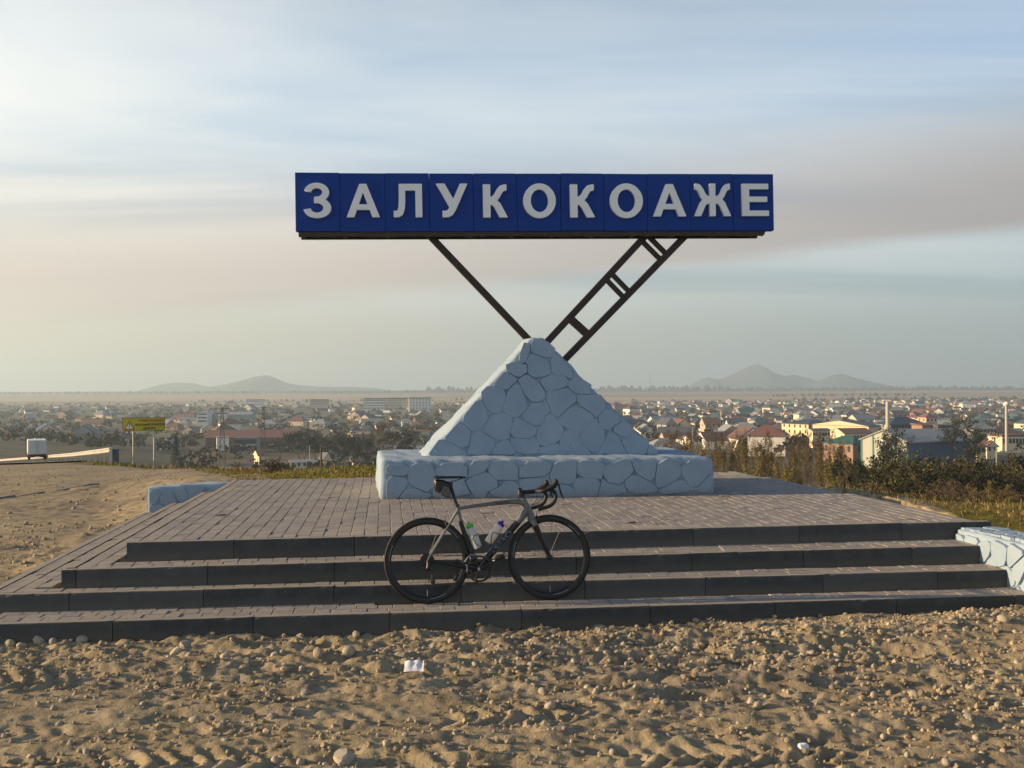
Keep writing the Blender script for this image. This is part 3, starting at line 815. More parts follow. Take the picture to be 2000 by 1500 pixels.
def glyph(ch, X, Y):
    if ch == 'З':
        up = cut(elld(X, Y, .345, .735, .345, .275), elld(X, Y, .345, .735, .155, .125)); up = cut(up, polyd(X, Y, [(-.1, .40), (.30, .40), (.30, .72), (-.1, .80)]))
        lo = cut(elld(X, Y, .355, .285, .385, .295), elld(X, Y, .350, .285, .175, .140)); lo = cut(lo, polyd(X, Y, [(-.1, .22), (.28, .29), (.28, .62), (-.1, .62)]))
        return U(up, lo, boxd(X, Y, .27, .42, .445, .595))
    if ch == 'А':
        return U(polyd(X, Y, [(0, 0), (.215, 0), (.56, 1), (.37, 1)]), polyd(X, Y, [(.725, 0), (.94, 0), (.57, 1), (.38, 1)]), polyd(X, Y, [(.16, .22), (.78, .22), (.72, .385), (.22, .385)]))
    if ch == 'Л':
        leg = stroke(X, Y, [(.26, 1.05), (.255, .5), (.24, .28), (.20, .145), (.12, .095), (-.2, .09)], .195)
        leg = np.maximum(leg, -X); leg = np.maximum(leg, Y - 1); leg = np.maximum(leg, -Y)
        return U(leg, boxd(X, Y, .16, .86, .815, 1), boxd(X, Y, .655, .86, 0, 1))
    if ch == 'У':
        r = stroke(X, Y, [(.80, 1.12), (.43, .26), (.36, .145), (.27, .092), (.0, .090)], .20); r = np.maximum(r, .135 - X)
        l = stroke(X, Y, [(.02, 1.12), (.44, .33)], .215)
        return np.maximum(np.maximum(U(r, l), Y - 1), -Y)
    if ch == 'К': return U(boxd(X, Y, 0, .205, 0, 1), arm_up(X, Y), arm_dn(X, Y))
    if ch == 'О': return cut(elld(X, Y, .475, .5, .475, .512), elld(X, Y, .475, .5, .255, .335))
    if ch == 'Ж':
        k = .66
        return U(boxd(X, Y, k - .10, k + .10, 0, 1), arm_up(X, Y, k - .06, 1), arm_dn(X, Y, k - .06, 1), arm_up(X, Y, k + .06, -1), arm_dn(X, Y, k + .06, -1))
    if ch == 'Е': return U(boxd(X, Y, 0, .205, 0, 1), boxd(X, Y, 0, .755, .83, 1), boxd(X, Y, 0, .72, .435, .60), boxd(X, Y, 0, .765, 0, .168))
GW = {'З': .74, 'А': .94, 'Л': .86, 'У': .80, 'К': .70, 'О': .95, 'Ж': 1.32, 'Е': .765}
def contours(D, x0, y0, h):
    """closed iso-lines of a sampled field (marching squares)"""
    ny, nx = D.shape; seg = {}
    def pt(i, j, e):
        a = D[j, i]
        if e == 0: b = D[j, i + 1]; return (i + a / (a - b), float(j))
        if e == 1: a = D[j, i + 1]; b = D[j + 1, i + 1]; return (i + 1.0, j + a / (a - b))
        if e == 2: a = D[j + 1, i]; b = D[j + 1, i + 1]; return (i + a / (a - b), j + 1.0)
        b = D[j + 1, i]; return (float(i), j + a / (a - b))
    S = D < 0
    tab = {1: [(3, 0)], 2: [(0, 1)], 3: [(3, 1)], 4: [(1, 2)], 5: [(3, 2), (1, 0)], 6: [(0, 2)], 7: [(3, 2)], 8: [(2, 3)], 9: [(2, 0)], 10: [(0, 3), (2, 1)], 11: [(2, 1)], 12: [(1, 3)], 13: [(1, 0)], 14: [(0, 3)]}
    code = S[:-1, :-1] * 1 + S[:-1, 1:] * 2 + S[1:, 1:] * 4 + S[1:, :-1] * 8
    def key(i, j, e): return {0: (i, j, 'h'), 1: (i + 1, j, 'v'), 2: (i, j + 1, 'h'), 3: (i, j, 'v')}[e]
    nxt = {}; pos = {}
    for j, i in zip(*np.nonzero((code > 0) & (code < 15))):
        for a, b in tab[int(code[j, i])]:
            ka, kb = key(i, j, a), key(i, j, b); nxt[ka] = kb; pos[ka] = pt(i, j, a); pos[kb] = pt(i, j, b)
    loops = []
    while nxt:
        k = next(iter(nxt)); L = []
        while k in nxt:
            L.append(pos[k]); k = nxt.pop(k)
        loops.append([(x0 + p[0] * h, y0 + p[1] * h) for p in L])
    out = []
    for L in loops:             # drop points on straight runs
        R = []
        n = len(L)
        for k in range(n):
            a, b, c4 = L[k - 1], L[k], L[(k + 1) % n]
            if abs((b[0] - a[0]) * (c4[1] - b[1]) - (b[1] - a[1]) * (c4[0] - b[0])) > 2e-6: R.append(b)
        if len(R) > 2: out.append(R)
    return out
def flat_mesh(name, loops, depth, mat, scale=(1, 1), bevel=0.0):
    """outline loops (outer and holes) -> solid plate, in local x (right) and z (up), front face towards -y"""
    cu = bpy.data.curves.new(name, 'CURVE'); cu.dimensions = '2D'; cu.fill_mode = 'BOTH'; cu.extrude = depth / 2; cu.bevel_depth = bevel
    for L in loops:
        s_ = cu.splines.new('POLY'); s_.points.add(len(L) - 1); s_.use_cyclic_u = True
        for p, q in zip(s_.points, L): p.co = (q[0] * scale[0], q[1] * scale[1], 0, 1)
    o = bpy.data.objects.new(name, cu); COL.objects.link(o)
    me = bpy.data.meshes.new_from_object(o.evaluated_get(bpy.context.evaluated_depsgraph_get()))
    bpy.data.objects.remove(o); bpy.data.curves.remove(cu)
    me.transform(Matrix.Rotation(radians(90), 4, 'X')); me.name = name
    me.materials.clear(); me.materials.append(mat)
    return me
_gl = {}
def glyph_loops(ch):
    if ch not in _gl:
        h = 0.0125; gx = np.arange(-0.10, 1.45, h); gy = np.arange(-0.06, 1.08, h); X, Y = np.meshgrid(gx, gy)
        D = glyph(ch, X, Y); D = np.where(np.abs(D) < 1e-7, 1e-7, D)
        _gl[ch] = contours(D, gx[0], gy[0], h)
    return _gl[ch]

SG_Y = 12.45
sgL = at(577, 452, SG_Y); sgR = at(1512, 450, SG_Y * 1.045)
sd_ = sgR - sgL; SGW = sd_.length; syaw = math.atan2(sd_.y, sd_.x); stilt = math.asin(sd_.z / SGW)
name_sign = empty('name_sign', sgL, 0, 'long blue town name sign with white raised letters on slanting brown posts', 'sign')
name_sign.rotation_euler = (0, -stilt, syaw)
SM = Matrix.Translation(sgL) @ Matrix.Rotation(syaw, 4, 'Z') @ Matrix.Rotation(-stilt, 4, 'Y'); SMI = SM.inverted()
sn = SM.to_3x3() @ Vector((0, 1, 0))
def sloc(px, py, off=0.0): return SMI @ onplane(px, py, sgL + sn * off, sn)
BND = [577, 664, 752, 839, 925, 1010, 1095, 1179.5, 1264, 1349, 1432.5, 1512]
xb = [sloc(p, 400).x for p in BND]; xb[0] = 0.0; xb[-1] = SGW
ztop = sloc(577, 337).z
rg = random.Random(5)
for k in range(11):
    m = MB().cbox(0.0018, xb[k + 1] - xb[k] - 0.0018, 0, 0.10, 0, ztop, 0.004)
    o = m.build('panel', BLUE, name_sign, loc=(xb[k], rg.uniform(-0.002, 0.002), rg.uniform(-0.004, 0.004)))
    o.rotation_euler = (rg.uniform(-.004, .004), rg.uniform(-.003, .003), rg.uniform(-.006, .006))
LET = [('З', 594.5, 646, 357.5, 425), ('А', 677, 741, 359, 424), ('Л', 769, 824, 359, 424), ('У', 855, 909, 358.5, 424), ('К', 944, 992, 360, 424.5), ('О', 1022.5, 1085, 359, 425),
       ('К', 1114, 1162.5, 360, 424.5), ('О', 1192, 1255, 359, 425), ('А', 1276, 1339.5, 359.5, 422.5), ('Ж', 1354.5, 1429, 358.5, 422), ('Е', 1450, 1501, 358.8, 421.7)]
for ch, x0, x1, y0, y1 in LET:
    a = sloc(x0, y1, -0.05); b = sloc(x1, y0, -0.05)
    me = flat_mesh('letter', glyph_loops(ch), 0.05, WHITE_L, ((b.x - a.x) / GW[ch], b.z - a.z))
    o = link('letter', me, name_sign, (a.x, -0.027, a.z))
# steel frame behind and below the panels
m = MB(); zf = -0.052
m.box(0.035, SGW - 0.12, 0.02, 0.08, zf, -0.003); m.box(0.035, SGW - 0.12, 0.30, 0.36, zf, -0.003)
x = 0.05
while x < SGW - 0.2:
    m.box(x, x + 0.05, 0.081, 0.299, zf + 0.004, -0.006); x += 0.53
m.box(0.05, SGW - .05, 0.105, 0.15, ztop - 0.09, ztop - 0.04)
for k in range(12):
    xk = min(max(xb[k], 0.08), SGW - 0.08); m.box(xk - 0.02, xk + 0.02, 0.152, 0.19, 0.0, ztop - 0.03)
m.build('frame', RUST, name_sign)
m = MB(); rg2 = random.Random(9)
m.box(0.06, SGW - 0.16, 0.10, 0.29, -0.012, -0.004)
m.build('bottom_plate', RUST, name_sign)
# ragged lower trim that hangs unevenly under the frame
xs = 0.04
while xs < SGW - 0.2:
    ln = rg2.uniform(0.35, 0.75); ln = min(ln, SGW - 0.14 - xs)
    m = MB(); z0 = zf - rg2.uniform(0.006, 0.022); z1 = zf - rg2.uniform(0.004, 0.024); y0 = 0.012
    n = 7; pts = [(xs + ln * t / n, zf - 0.010 - rg2.random() * 0.014) for t in range(n + 1)]
    v = []; f = []
    for px_, pz_ in pts: v += [(px_, y0, -0.02), (px_, y0 + .005, -0.02), (px_, y0 + .005, pz_), (px_, y0, pz_)]
    for q in range(n):
        b0 = q * 4
        for e in range(4): f.append((b0 + e, b0 + (e + 1) % 4, b0 + 4 + (e + 1) % 4, b0 + 4 + e))
    f += [(3, 2, 1, 0), (n * 4, n * 4 + 1, n * 4 + 2, n * 4 + 3)]
    m.add(v, f); m.build('lower_trim', RUST, name_sign); xs += ln + 0.012
# posts: one to the left, a pair with cross bars to the right
PO_OFF = 0.19
pn = sn; pp = sgL + sn * PO_OFF
def pw(px, py): return SMI @ onplane(px, py, pp, pn)
def bar(name, a, b, wd=0.085, dp=0.085):
    a = pw(*a); b = pw(*b)
    d = (b - a).normalized()
    m = MB(); h = wd / 2
    side = d.cross(Vector((0, 1, 0))).normalized()
    # a box section with a shallow channel in its face, as two angle irons welded together
    for k in (-1, 1):
        m.beam(a + side * (k * (h / 2 + 0.003)), b + side * (k * (h / 2 + 0.003)), h - 0.006, dp, Vector((0, 1, 0)))
    m.beam(a, b, 0.012, dp - 0.016, Vector((0, 1, 0)))
    return m.build(name, RUST, name_sign)
bar('post', (1052, 684), (838, 459)); bar('post', (1046, 692), (1262, 459)); bar('post', (1078, 728), (1340, 459))
for (a, b, double) in (((1112, 621), (1146, 652), 0), ((1190, 541), (1222, 574), 1), ((1261, 467), (1293, 499), 1)):
    for k in ((-1, 1) if double else (0,)):
        dx, dy = k * 5.6, k * 5.4
        bar('cross_bar', (a[0] - dx, a[1] + dy), (b[0] - dx, b[1] + dy), 0.056 if double else 0.10, 0.07)
# ================================================================== THE BICYCLE LEANING ON THE STEPS
CARBON = plain('black_carbon', (0.007, 0.0075, 0.0085), 0.42, 0.25, 30)
RUBBER = plain('black_rubber', (0.008, 0.008, 0.008), 0.75, 0.25, 40, dirt=((0.025, 0.022, 0.018), 0.3))
FRAMEG = plain('grey_green_frame_paint', (0.115, 0.130, 0.132), 0.38, 0.08, 12, coat=0.25)
STEEL = plain('bright_steel', (0.42, 0.42, 0.43), 0.32, 0.15, 40, metal=0.9)
DSTEEL = plain('dark_steel', (0.045, 0.045, 0.048), 0.4, 0.3, 50, metal=0.7)
TAPE = plain('black_bar_tape', (0.007, 0.007, 0.008), 0.62, 0.3, 60, bmp=0.3)
GREENP = plain('green_plastic', (0.03, 0.42, 0.02), 0.38, 0.08, 20)
PURPLE = plain('purple_plastic', (0.028, 0.010, 0.26), 0.38, 0.08, 20)
CLEARB = plain('frosted_bottle', (0.50, 0.53, 0.54), 0.35, 0.08, 20)
WARMB = plain('cream_bottle', (0.66, 0.60, 0.52), 0.4, 0.06, 20)
CLEARB.node_tree.nodes['Principled BSDF'].inputs['Subsurface Weight'].default_value = 0.25
WARMB.node_tree.nodes['Principled BSDF'].inputs['Subsurface Weight'].default_value = 0.35
BAGG = plain('grey_bag_cloth', (0.115, 0.110, 0.105), 0.8, 0.2, 50, bmp=0.3)
LETG = plain('blue_grey_lettering', (0.11, 0.155, 0.21), 0.4, 0.05, 20)
RED = plain('red_reflector', (0.35, 0.02, 0.02), 0.3, 0.1, 20)

bk_r = hit(835, 1180.5, ZT[0]); bk_f = hit(1075, 1172, ZT[0])
bdir_ = bk_f - bk_r; WBASE = bdir_.length
bike = empty('road_bicycle', (bk_r.x, bk_r.y, ZT[0] + 0.003), 0, 'black and grey racing bicycle leaning against the lower steps', 'bicycle')
bike.rotation_euler = (radians(-6.0), 0, math.atan2(bdir_.y, bdir_.x))
def Z_(zx, zy, y=0.0):
    """point in the bicycle's plane from the enlarged view of it (4.348 x, origin 720, 900)"""
    px, py = 720 + zx / 4.348, 900 + zy / 4.348
    x = (px - 835) / 240.0 * WBASE
    z = 0.336 + (1091 - (px - 835) * (9.0 / 240) - py) / (253 - 8 * (px - 835) / 240.0)
    return Vector((x, y, z))
def part(m, name, mat, parent=None, smooth='auto'): return m.build(name, mat, parent or bike, smooth)
RH = Vector((0, 0, 0.336)); FH = Vector((WBASE, 0, 0.336))

def ring(m, prof, n=64, c=(0, 0, 0)):
    """closed ring about the y axis; prof = closed list of (radius, y)"""
    k = len(prof); vs = []; fs = []
    for i in range(n):
        a = 2 * pi * i / n
        for r, y in prof: vs.append((c[0] + r * cos(a), c[1] + y, c[2] + r * sin(a)))
    for i in range(n):
        for j in range(k):
            fs.append((i * k + j, ((i + 1) % n) * k + j, ((i + 1) % n) * k + (j + 1) % k, i * k + (j + 1) % k))
    return m.add(vs, fs)
def wheel(c, rear):
    w_ = empty('wheel'); w_.parent = bike; w_.location = c
    tp = [(0.3235 + 0.0125 * cos(a), 0.0125 * sin(a)) for a in [2 * pi * k / 12 for k in range(12)]]
    part(ring(MB(), tp, 72), 'tyre', RUBBER, w_)
    part(ring(MB(), [(0.318, 0.011), (0.318, -0.011), (0.300, -0.0125), (0.285, -0.009), (0.2785, -0.0035), (0.2785, 0.0035), (0.285, 0.009), (0.300, 0.0125)], 72), 'rim', CARBON, w_)
    # decals along the rim
    for a0 in (0.6, 2.7, 4.8):
        m = MB(); v = []; f = []; n = 10
        for k in range(n + 1):
            a = a0 + 0.42 * k / n
            for r in (0.292, 0.299): v.append((r * cos(a), -0.0133, r * sin(a)))
        for k in range(n): f.append((2 * k, 2 * k + 1, 2 * k + 3, 2 * k + 2))
        m.add(v, f); part(m, 'rim_decal', LETG, w_, False)
    part(MB().lathe([(0.009, -0.05), (0.011, -0.046), (0.022, -0.034), (0.022, -0.030), (0.012, -0.024), (0.012, 0.024), (0.022, 0.030), (0.022, 0.034), (0.011, 0.046), (0.009, 0.05)], 20, axis='Y'), 'hub', DSTEEL, w_)
    ns = 24 if rear else 20
    sm = MB().tube([(0, 0, 0.020), (0, 0, 0.281)], 0.0011, 5).mesh('spoke', [DSTEEL])
    for k in range(ns):
        s = 1 if k % 2 else -1
        o = link('spoke', sm, w_, (0, 0, 0))
        lean = math.atan2(0.031, 0.262)
        a = 2 * pi * k / ns + 0.1; twist = (0.16 if (k // 2) % 2 else -0.16) if rear else 0.0
        o.matrix_local = Matrix.Rotation(a, 4, 'Y') @ Matrix.Translation((0, s * 0.031, 0)) @ Matrix.Rotation(twist * 0.0, 4, 'Y') @ Matrix.Rotation(s * lean, 4, 'X')
    part(MB().tube([(0, 0, -0.279), (0, 0, -0.228)], [0.0026, 0.0018], 6), 'valve', STEEL, w_)
    part(MB().lathe([(0.004, -0.066), (0.010, -0.064), (0.010, -0.054), (0.006, -0.052), (0.006, 0.052), (0.010, 0.054), (0.010, 0.066), (0.004, 0.068)], 12, axis='Y'), 'axle', DSTEEL, w_)
    return w_
wheel(RH, True); wheel(FH, False)

BBp = Z_(935, 893)
fr = empty('frame'); fr.parent = bike
def tubepart(name, pts, rad, mat, flat=1.0, n=14): return part(MB().tube(pts, rad, n, flat=flat, upv=(0, 1, 0)), name, mat, fr)
st_top = Z_(762, 372); st_mid = Z_(785, 490)
tubepart('seat_tube', [st_top, st_mid], [0.0165, 0.017], FRAMEG)
tubepart('seat_tube', [st_mid, Z_(850, 700), BBp], [0.0175, 0.0185, 0.026], CARBON)
tubepart('top_tube', [Z_(768, 386), Z_(900, 362), Z_(1060, 342), Z_(1200, 326), Z_(1285, 322), Z_(1335, 335)], [0.0125, 0.0145, 0.0170, 0.0195, 0.023, 0.030], FRAMEG, 0.85)
tubepart('head_tube', [Z_(1322, 292), Z_(1345, 345), Z_(1372, 400), Z_(1396, 452)], [0.0225, 0.0250, 0.0290, 0.0300], FRAMEG)
dt_a, dt_b, dt_c = Z_(1362, 392), Z_(1275, 500), Z_(955, 868)
tubepart('down_tube', [dt_a, Z_(1330, 432), dt_b], [0.032, 0.031, 0.0275], FRAMEG)
tubepart('down_tube', [dt_b, (dt_b + dt_c) / 2, dt_c], [0.0279, 0.0275, 0.0290], CARBON)
part(MB().lathe([(0.014, -0.046), (0.024, -0.045), (0.026, -0.038), (0.026, 0.038), (0.024, 0.045), (0.014, 0.046)], 20, BBp, 'Y'), 'bottom_bracket', CARBON, fr)
for s in (-1, 1):
    yy = lambda v, y: Vector((v.x, y, v.z))
    tubepart('chain_stay', [yy(Z_(905, 882), s * 0.03), yy(Z_(760, 868), s * 0.046), yy(Z_(610, 845), s * 0.060), yy(Z_(510, 832), s * 0.066)], [0.0185, 0.0165, 0.0125, 0.009], CARBON, 0.8)
    tubepart('seat_stay', [yy(Z_(765, 398), s * 0.012), yy(Z_(690, 515), s * 0.038), yy(Z_(600, 660), s * 0.052), yy(Z_(505, 815), s * 0.066)], [0.010, 0.0078, 0.0072, 0.0070], FRAMEG)
    tubepart('dropout', [yy(Z_(520, 800), s * 0.066), yy(Z_(498, 850), s * 0.066)], 0.011, DSTEEL, 0.5)

# fork
fk = empty('fork'); fk.parent = bike
part(MB().tube([Z_(1388, 448), Z_(1402, 480), Z_(1415, 505)], [0.030, 0.034, 0.030], 16, flat=1.15, upv=(0, 1, 0)), 'crown', FRAMEG, fk)
for s in (-1, 1):
    pts = [Z_(1400, 470), Z_(1425, 525), Z_(1475, 640), Z_(1520, 735), Z_(1543, 790)]
    ys = [0.030, 0.043, 0.050, 0.052, 0.052]
    P = [Vector((p.x, s * y, p.z)) for p, y in zip(pts, ys)]
    part(MB().tube(P[:2], [0.022, 0.0205], 12, upv=(0, 1, 0), flat=0.8), 'fork_blade', FRAMEG, fk)
    part(MB().tube(P[1:], [0.0205, 0.0175, 0.0125, 0.0095], 12, upv=(0, 1, 0), flat=0.8), 'fork_blade', CARBON, fk)

# seatpost, saddle, bag
part(MB().tube([Z_(764, 385), Z_(735, 290), Z_(705, 180), Z_(700, 160)], [0.0135, 0.0135, 0.0135, 0.011], 14), 'seat_post', CARBON)
part(MB().lathe([(0.021, -0.011), (0.021, 0.010), (0.0145, 0.012)], 18, Z_(757, 358)), 'seat_clamp', DSTEEL)
sad = MB(); sec = []
for (zx, zy, hw, th) in ((560, 112, 0.030, 0.006), (575, 110, 0.062, 0.010), (620, 112, 0.070, 0.012), (675, 116, 0.056, 0.013), (730, 118, 0.030, 0.013), (790, 116, 0.021, 0.011), (825, 116, 0.017, 0.008), (834, 119, 0.008, 0.004)):
    p = Z_(zx, zy); row = []
    for k in range(10):
        a = 2 * pi * k / 10
        dz = sin(a) * th; ywid = cos(a) * hw
        drop = -(abs(ywid) / 0.07) ** 2 * 0.014
        row.append((p.x, ywid, p.z + dz * (1.0 if dz > 0 else 0.55) + drop))
    sec.append(row)
v = [q for r_ in sec for q in r_]; f = []
for i in range(len(sec) - 1):
    for k in range(10): f.append((i * 10 + k, (i + 1) * 10 + k, (i + 1) * 10 + (k + 1) % 10, i * 10 + (k + 1) % 10))
f += [tuple(range(10)), tuple((len(sec) - 1) * 10 + k for k in range(9, -1, -1))]
sad.add(v, f); saddle = part(sad, 'saddle', CARBON)
for s in (-1, 1):
    part(MB().tube([Z_(585, 122, s * 0.028), Z_(625, 150, s * 0.024), Z_(700, 158, s * 0.022), Z_(760, 140, s * 0.020), Z_(810, 122, s * 0.010)], 0.0035, 8), 'rail', DSTEEL, saddle)
part(MB().box(*(lambda p: (p.x - .02, p.x + .02, -.027, .027, p.z - .014, p.z + .004))(Z_(702, 165))), 'clamp', DSTEEL, saddle)
bag = empty('saddle_bag'); bag.parent = bike
def slab(outline, y0, y1, name, mat, parent, inset=0.75, sm=False):
    n = len(outline); cen = sum((Vector(p) for p in outline), Vector()) / n
    m = MB(); v = []
    for (y, k) in ((y0, inset), (y0 * 0.6, 1.0), (y1 * 0.6, 1.0), (y1, inset)):
        for p in outline: q = cen + (Vector(p) - cen) * k; v.append((q.x, y, q.z))
    f = [(a * n + j, a * n + (j + 1) % n, (a + 1) * n + (j + 1) % n, (a + 1) * n + j) for a in range(3) for j in range(n)]
    f += [tuple(range(n - 1, -1, -1)), tuple(3 * n + j for j in range(n))]
    m.add(v, f); return part(m, name, mat, parent, 'auto')
bo = [Z_(566, 138), Z_(562, 180), Z_(572, 225), Z_(610, 262), Z_(655, 286), Z_(692, 290), Z_(704, 262), Z_(700, 205), Z_(690, 160), Z_(640, 136)]
slab(bo, -0.042, 0.042, 'bag_body', CARBON, bag, 0.82)
pnl = [Z_(607, 262), Z_(655, 283), Z_(688, 284), Z_(699, 258), Z_(694, 215), Z_(660, 185), Z_(646, 183), Z_(625, 222)]
cen = sum(pnl, Vector()) / len(pnl)
m = MB(); nP = len(pnl)
m.add([(p.x, -0.0365, p.z) for p in pnl] + [(cen.x + (p.x - cen.x) * .85, -0.0445, cen.z + (p.z - cen.z) * .85) for p in pnl], [(j, (j + 1) % nP, nP + (j + 1) % nP, nP + j) for j in range(nP)] + [tuple(nP + j for j in range(nP))])
part(m, 'side_panel', BAGG, bag)
part(MB().tube([Z_(566, 150, -.020), Z_(562, 185, -.022), Z_(570, 222, -.020)], [0.004, 0.006, 0.004], 8), 'reflective_strip', BAGG, bag)
part(MB().tube([Z_(574, 215, 0.0), Z_(573, 246, -0.005)], 0.004, 6), 'zip_pull', DSTEEL, bag)

# cockpit
ck = empty('handlebar'); ck.parent = bike
part(MB().tube([Z_(1326, 300), Z_(1313, 268), Z_(1306, 250)], [0.021, 0.019, 0.0185], 16), 'steerer_spacer', DSTEEL, ck)
part(MB().tube([Z_(1306, 246), Z_(1360, 243), Z_(1440, 236)], [0.019, 0.0165, 0.0185], 14, upv=(0, 1, 0)), 'stem', CARBON, ck)
part(MB().tube([Z_(1300, 262), Z_(1296, 215)], [0.017, 0.013], 14), 'stem_cap', DSTEEL, ck)
part(MB().box(*(lambda p: (p.x - .016, p.x + .016, -.02, .02, p.z - .004, p.z + .008))(Z_(1300, 216))), 'cycle_computer_mount', DSTEEL, ck)
part(MB().tube([Z_(1440, 238, -0.17), Z_(1440, 238, -0.06), Z_(1440, 238, 0.06), Z_(1440, 238, 0.17)], [0.0135, 0.0158, 0.0158, 0.0135], 14), 'bar_top', CARBON, ck)
for s in (-1, 1):
    P = [Z_(1440, 238, s * 0.165), Z_(1448, 236, s * 0.192), Z_(1470, 230, s * 0.204), Z_(1510, 222, s * 0.208), Z_(1540, 228, s * 0.208), Z_(1562, 252, s * 0.209), Z_(1566, 288, s * 0.210),
         Z_(1552, 325, s * 0.212), Z_(1522, 354, s * 0.214), Z_(1480, 370, s * 0.216), Z_(1415, 386, s * 0.218)]
    # smooth the bend
    Q = []
    for k in range(len(P) - 1):
        p0, p1, p2, p3 = P[max(k - 1, 0)], P[k], P[k + 1], P[min(k + 2, len(P) - 1)]
        for t in (0, 0.33, 0.66): Q.append(0.5 * ((2 * p1) + (p2 - p0) * t + (2 * p0 - 5 * p1 + 4 * p2 - p3) * t * t + (3 * p1 - p0 - 3 * p2 + p3) * t ** 3))
    Q.append(P[-1])
    part(MB().tube(Q, 0.0155, 12), 'drop_bar', TAPE, ck)
    part(MB().tube([Z_(1495, 222, s * .208), Z_(1528, 205, s * .208), Z_(1556, 190, s * .207), Z_(1572, 165, s * .205), Z_(1576, 146, s * .204), Z_(1582, 138, s * .203)], [0.017, 0.021, 0.0225, 0.0215, 0.0205, 0.010], 12), 'brake_hood', TAPE, ck)
    part(MB().tube([Z_(1578, 168, s * .206), Z_(1596, 182, s * .208), Z_(1606, 222, s * .212), Z_(1616, 262, s * .215), Z_(1638, 300, s * .217)], [0.010, 0.013, 0.0115, 0.0105, 0.006], 10, flat=0.7), 'brake_lever', CARBON, ck)
    part(MB().tube([Z_(1480, 240, s * .19), Z_(1470, 300, s * .12), Z_(1430, 340, s * .05), Z_(1395, 355, s * .03)], 0.0025, 6), 'brake_cable', CARBON, ck)

# brakes
for (zx, zy, par) in ((1440, 470, fk), (655, 515, fr)):
    br = empty('brake_caliper'); br.parent = bike
    c_ = Z_(zx, zy)
    for s in (-1, 1):
        part(MB().tube([c_ + Vector((0, 0, 0.022)), c_ + Vector((0.004, s * 0.026, 0.012)), c_ + Vector((0.006, s * 0.031, -0.018)), c_ + Vector((0.004, s * 0.022, -0.032))], [0.008, 0.009, 0.008, 0.006], 8), 'caliper_arm', DSTEEL, br)
        part(MB().box(c_.x - 0.022, c_.x + 0.022, s * 0.016 - 0.004, s * 0.016 + 0.004, c_.z - 0.038, c_.z - 0.026), 'brake_pad', RUBBER, br)
    part(MB().tube([c_ + Vector((0, -.012, 0.02)), c_ + Vector((0.0, -.012, 0.06))], 0.0025, 6), 'cable', CARBON, br)

# drive train
dv = empty('crankset'); dv.parent = bike; dv.location = (BBp.x, -0.047, BBp.z)
part(ring(MB(), [(0.104, 0.001), (0.104, -0.003), (0.090, -0.004), (0.088, 0.001)], 60), 'chainring', DSTEEL, dv)
tm = MB()
for k in range(52):
    a = 2 * pi * k / 52; r0, r1 = 0.103, 0.1075; d = 0.022
    tm.add([(r0 * cos(a - d), -0.0025, r0 * sin(a - d)), (r0 * cos(a + d), -0.0025, r0 * sin(a + d)), (r1 * cos(a), -0.0025, r1 * sin(a)), (r0 * cos(a - d), 0.0, r0 * sin(a - d)), (r0 * cos(a + d), 0, r0 * sin(a + d)), (r1 * cos(a), 0, r1 * sin(a))],
           [(0, 1, 2), (5, 4, 3), (0, 2, 5, 3), (1, 4, 5, 2)])
part(tm, 'chainring_teeth', STEEL, dv, False)
part(ring(MB(), [(0.072, 0.011), (0.072, 0.008), (0.060, 0.008), (0.060, 0.011)], 48), 'chainring', DSTEEL, dv)
CA = radians(28)
for k, aa in enumerate((CA + 0.5, CA - 0.5, CA + pi - 0.75, CA + pi + 0.75)):
    part(MB().tube([(0, -0.004, 0), (0.055 * cos(aa), -0.006, 0.055 * sin(aa)), (0.094 * cos(aa), -0.005, 0.094 * sin(aa))], [0.012, 0.011, 0.009], 10, flat=0.5, upv=(0, 1, 0)), 'spider_arm', DSTEEL, dv)
def crank(y, a, s):
    e = Vector((0.170 * cos(a), y, 0.170 * sin(a)))
    part(MB().tube([(0, y + 0.004 * s, 0), (0.08 * cos(a), y, 0.08 * sin(a)), e], [0.016, 0.0125, 0.0125], 12, flat=0.65, upv=(0, 1, 0)), 'crank_arm', DSTEEL, dv)
    part(MB().lathe([(0.008, -0.008), (0.016, -0.006), (0.017, 0.006), (0.010, 0.010)], 16, (0, y, 0), 'Y'), 'crank_bolt', STEEL, dv)
    pd = MB(); yc = y + s * 0.045
    pd.tube([e, e + Vector((0, s * 0.08, 0))], 0.006, 8)
    pd.tube([e + Vector((-0.040, s * 0.035, -0.014)), e + Vector((-0.015, s * 0.035, 0.004)), e + Vector((0.030, s * 0.045, 0.014)), e + Vector((0.048, s * 0.05, 0.006))], [0.006, 0.015, 0.014, 0.005], 10, flat=1.6)
    part(pd, 'pedal', CARBON, dv)
    part(MB().tube([e + Vector((-0.052, s * 0.03, -0.018)), e + Vector((-0.036, s * 0.045, -0.016))], 0.006, 8), 'pedal_spring', STEEL, dv)
crank(-0.024, CA, -1); crank(0.116, CA + pi, 1)
cs = empty('cassette'); cs.parent = bike; cs.location = RH
for k in range(9):
    r = 0.056 - 0.0038 * k
    part(ring(MB(), [(r, -0.018 - k * 0.0042), (r, -0.0195 - k * 0.0042), (r * 0.6, -0.0195 - k * 0.0042), (r * 0.6, -0.018 - k * 0.0042)], 30), 'sprocket', DSTEEL, cs)
rd_ = empty('rear_derailleur'); rd_.parent = bike
j1, j2 = Z_(530, 905, -0.060), Z_(543, 1005, -0.058)
part(MB().tube([Z_(505, 845, -0.075), Z_(500, 885, -0.082), j1 + Vector((0, -.014, 0))], [0.011, 0.015, 0.012], 10), 'parallelogram', DSTEEL, rd_)
part(MB().tube([Z_(470, 900, -.072), Z_(505, 912, -.082), j1 + Vector((0, -.012, 0))], [0.006, 0.009, 0.008], 8), 'knuckle', DSTEEL, rd_)
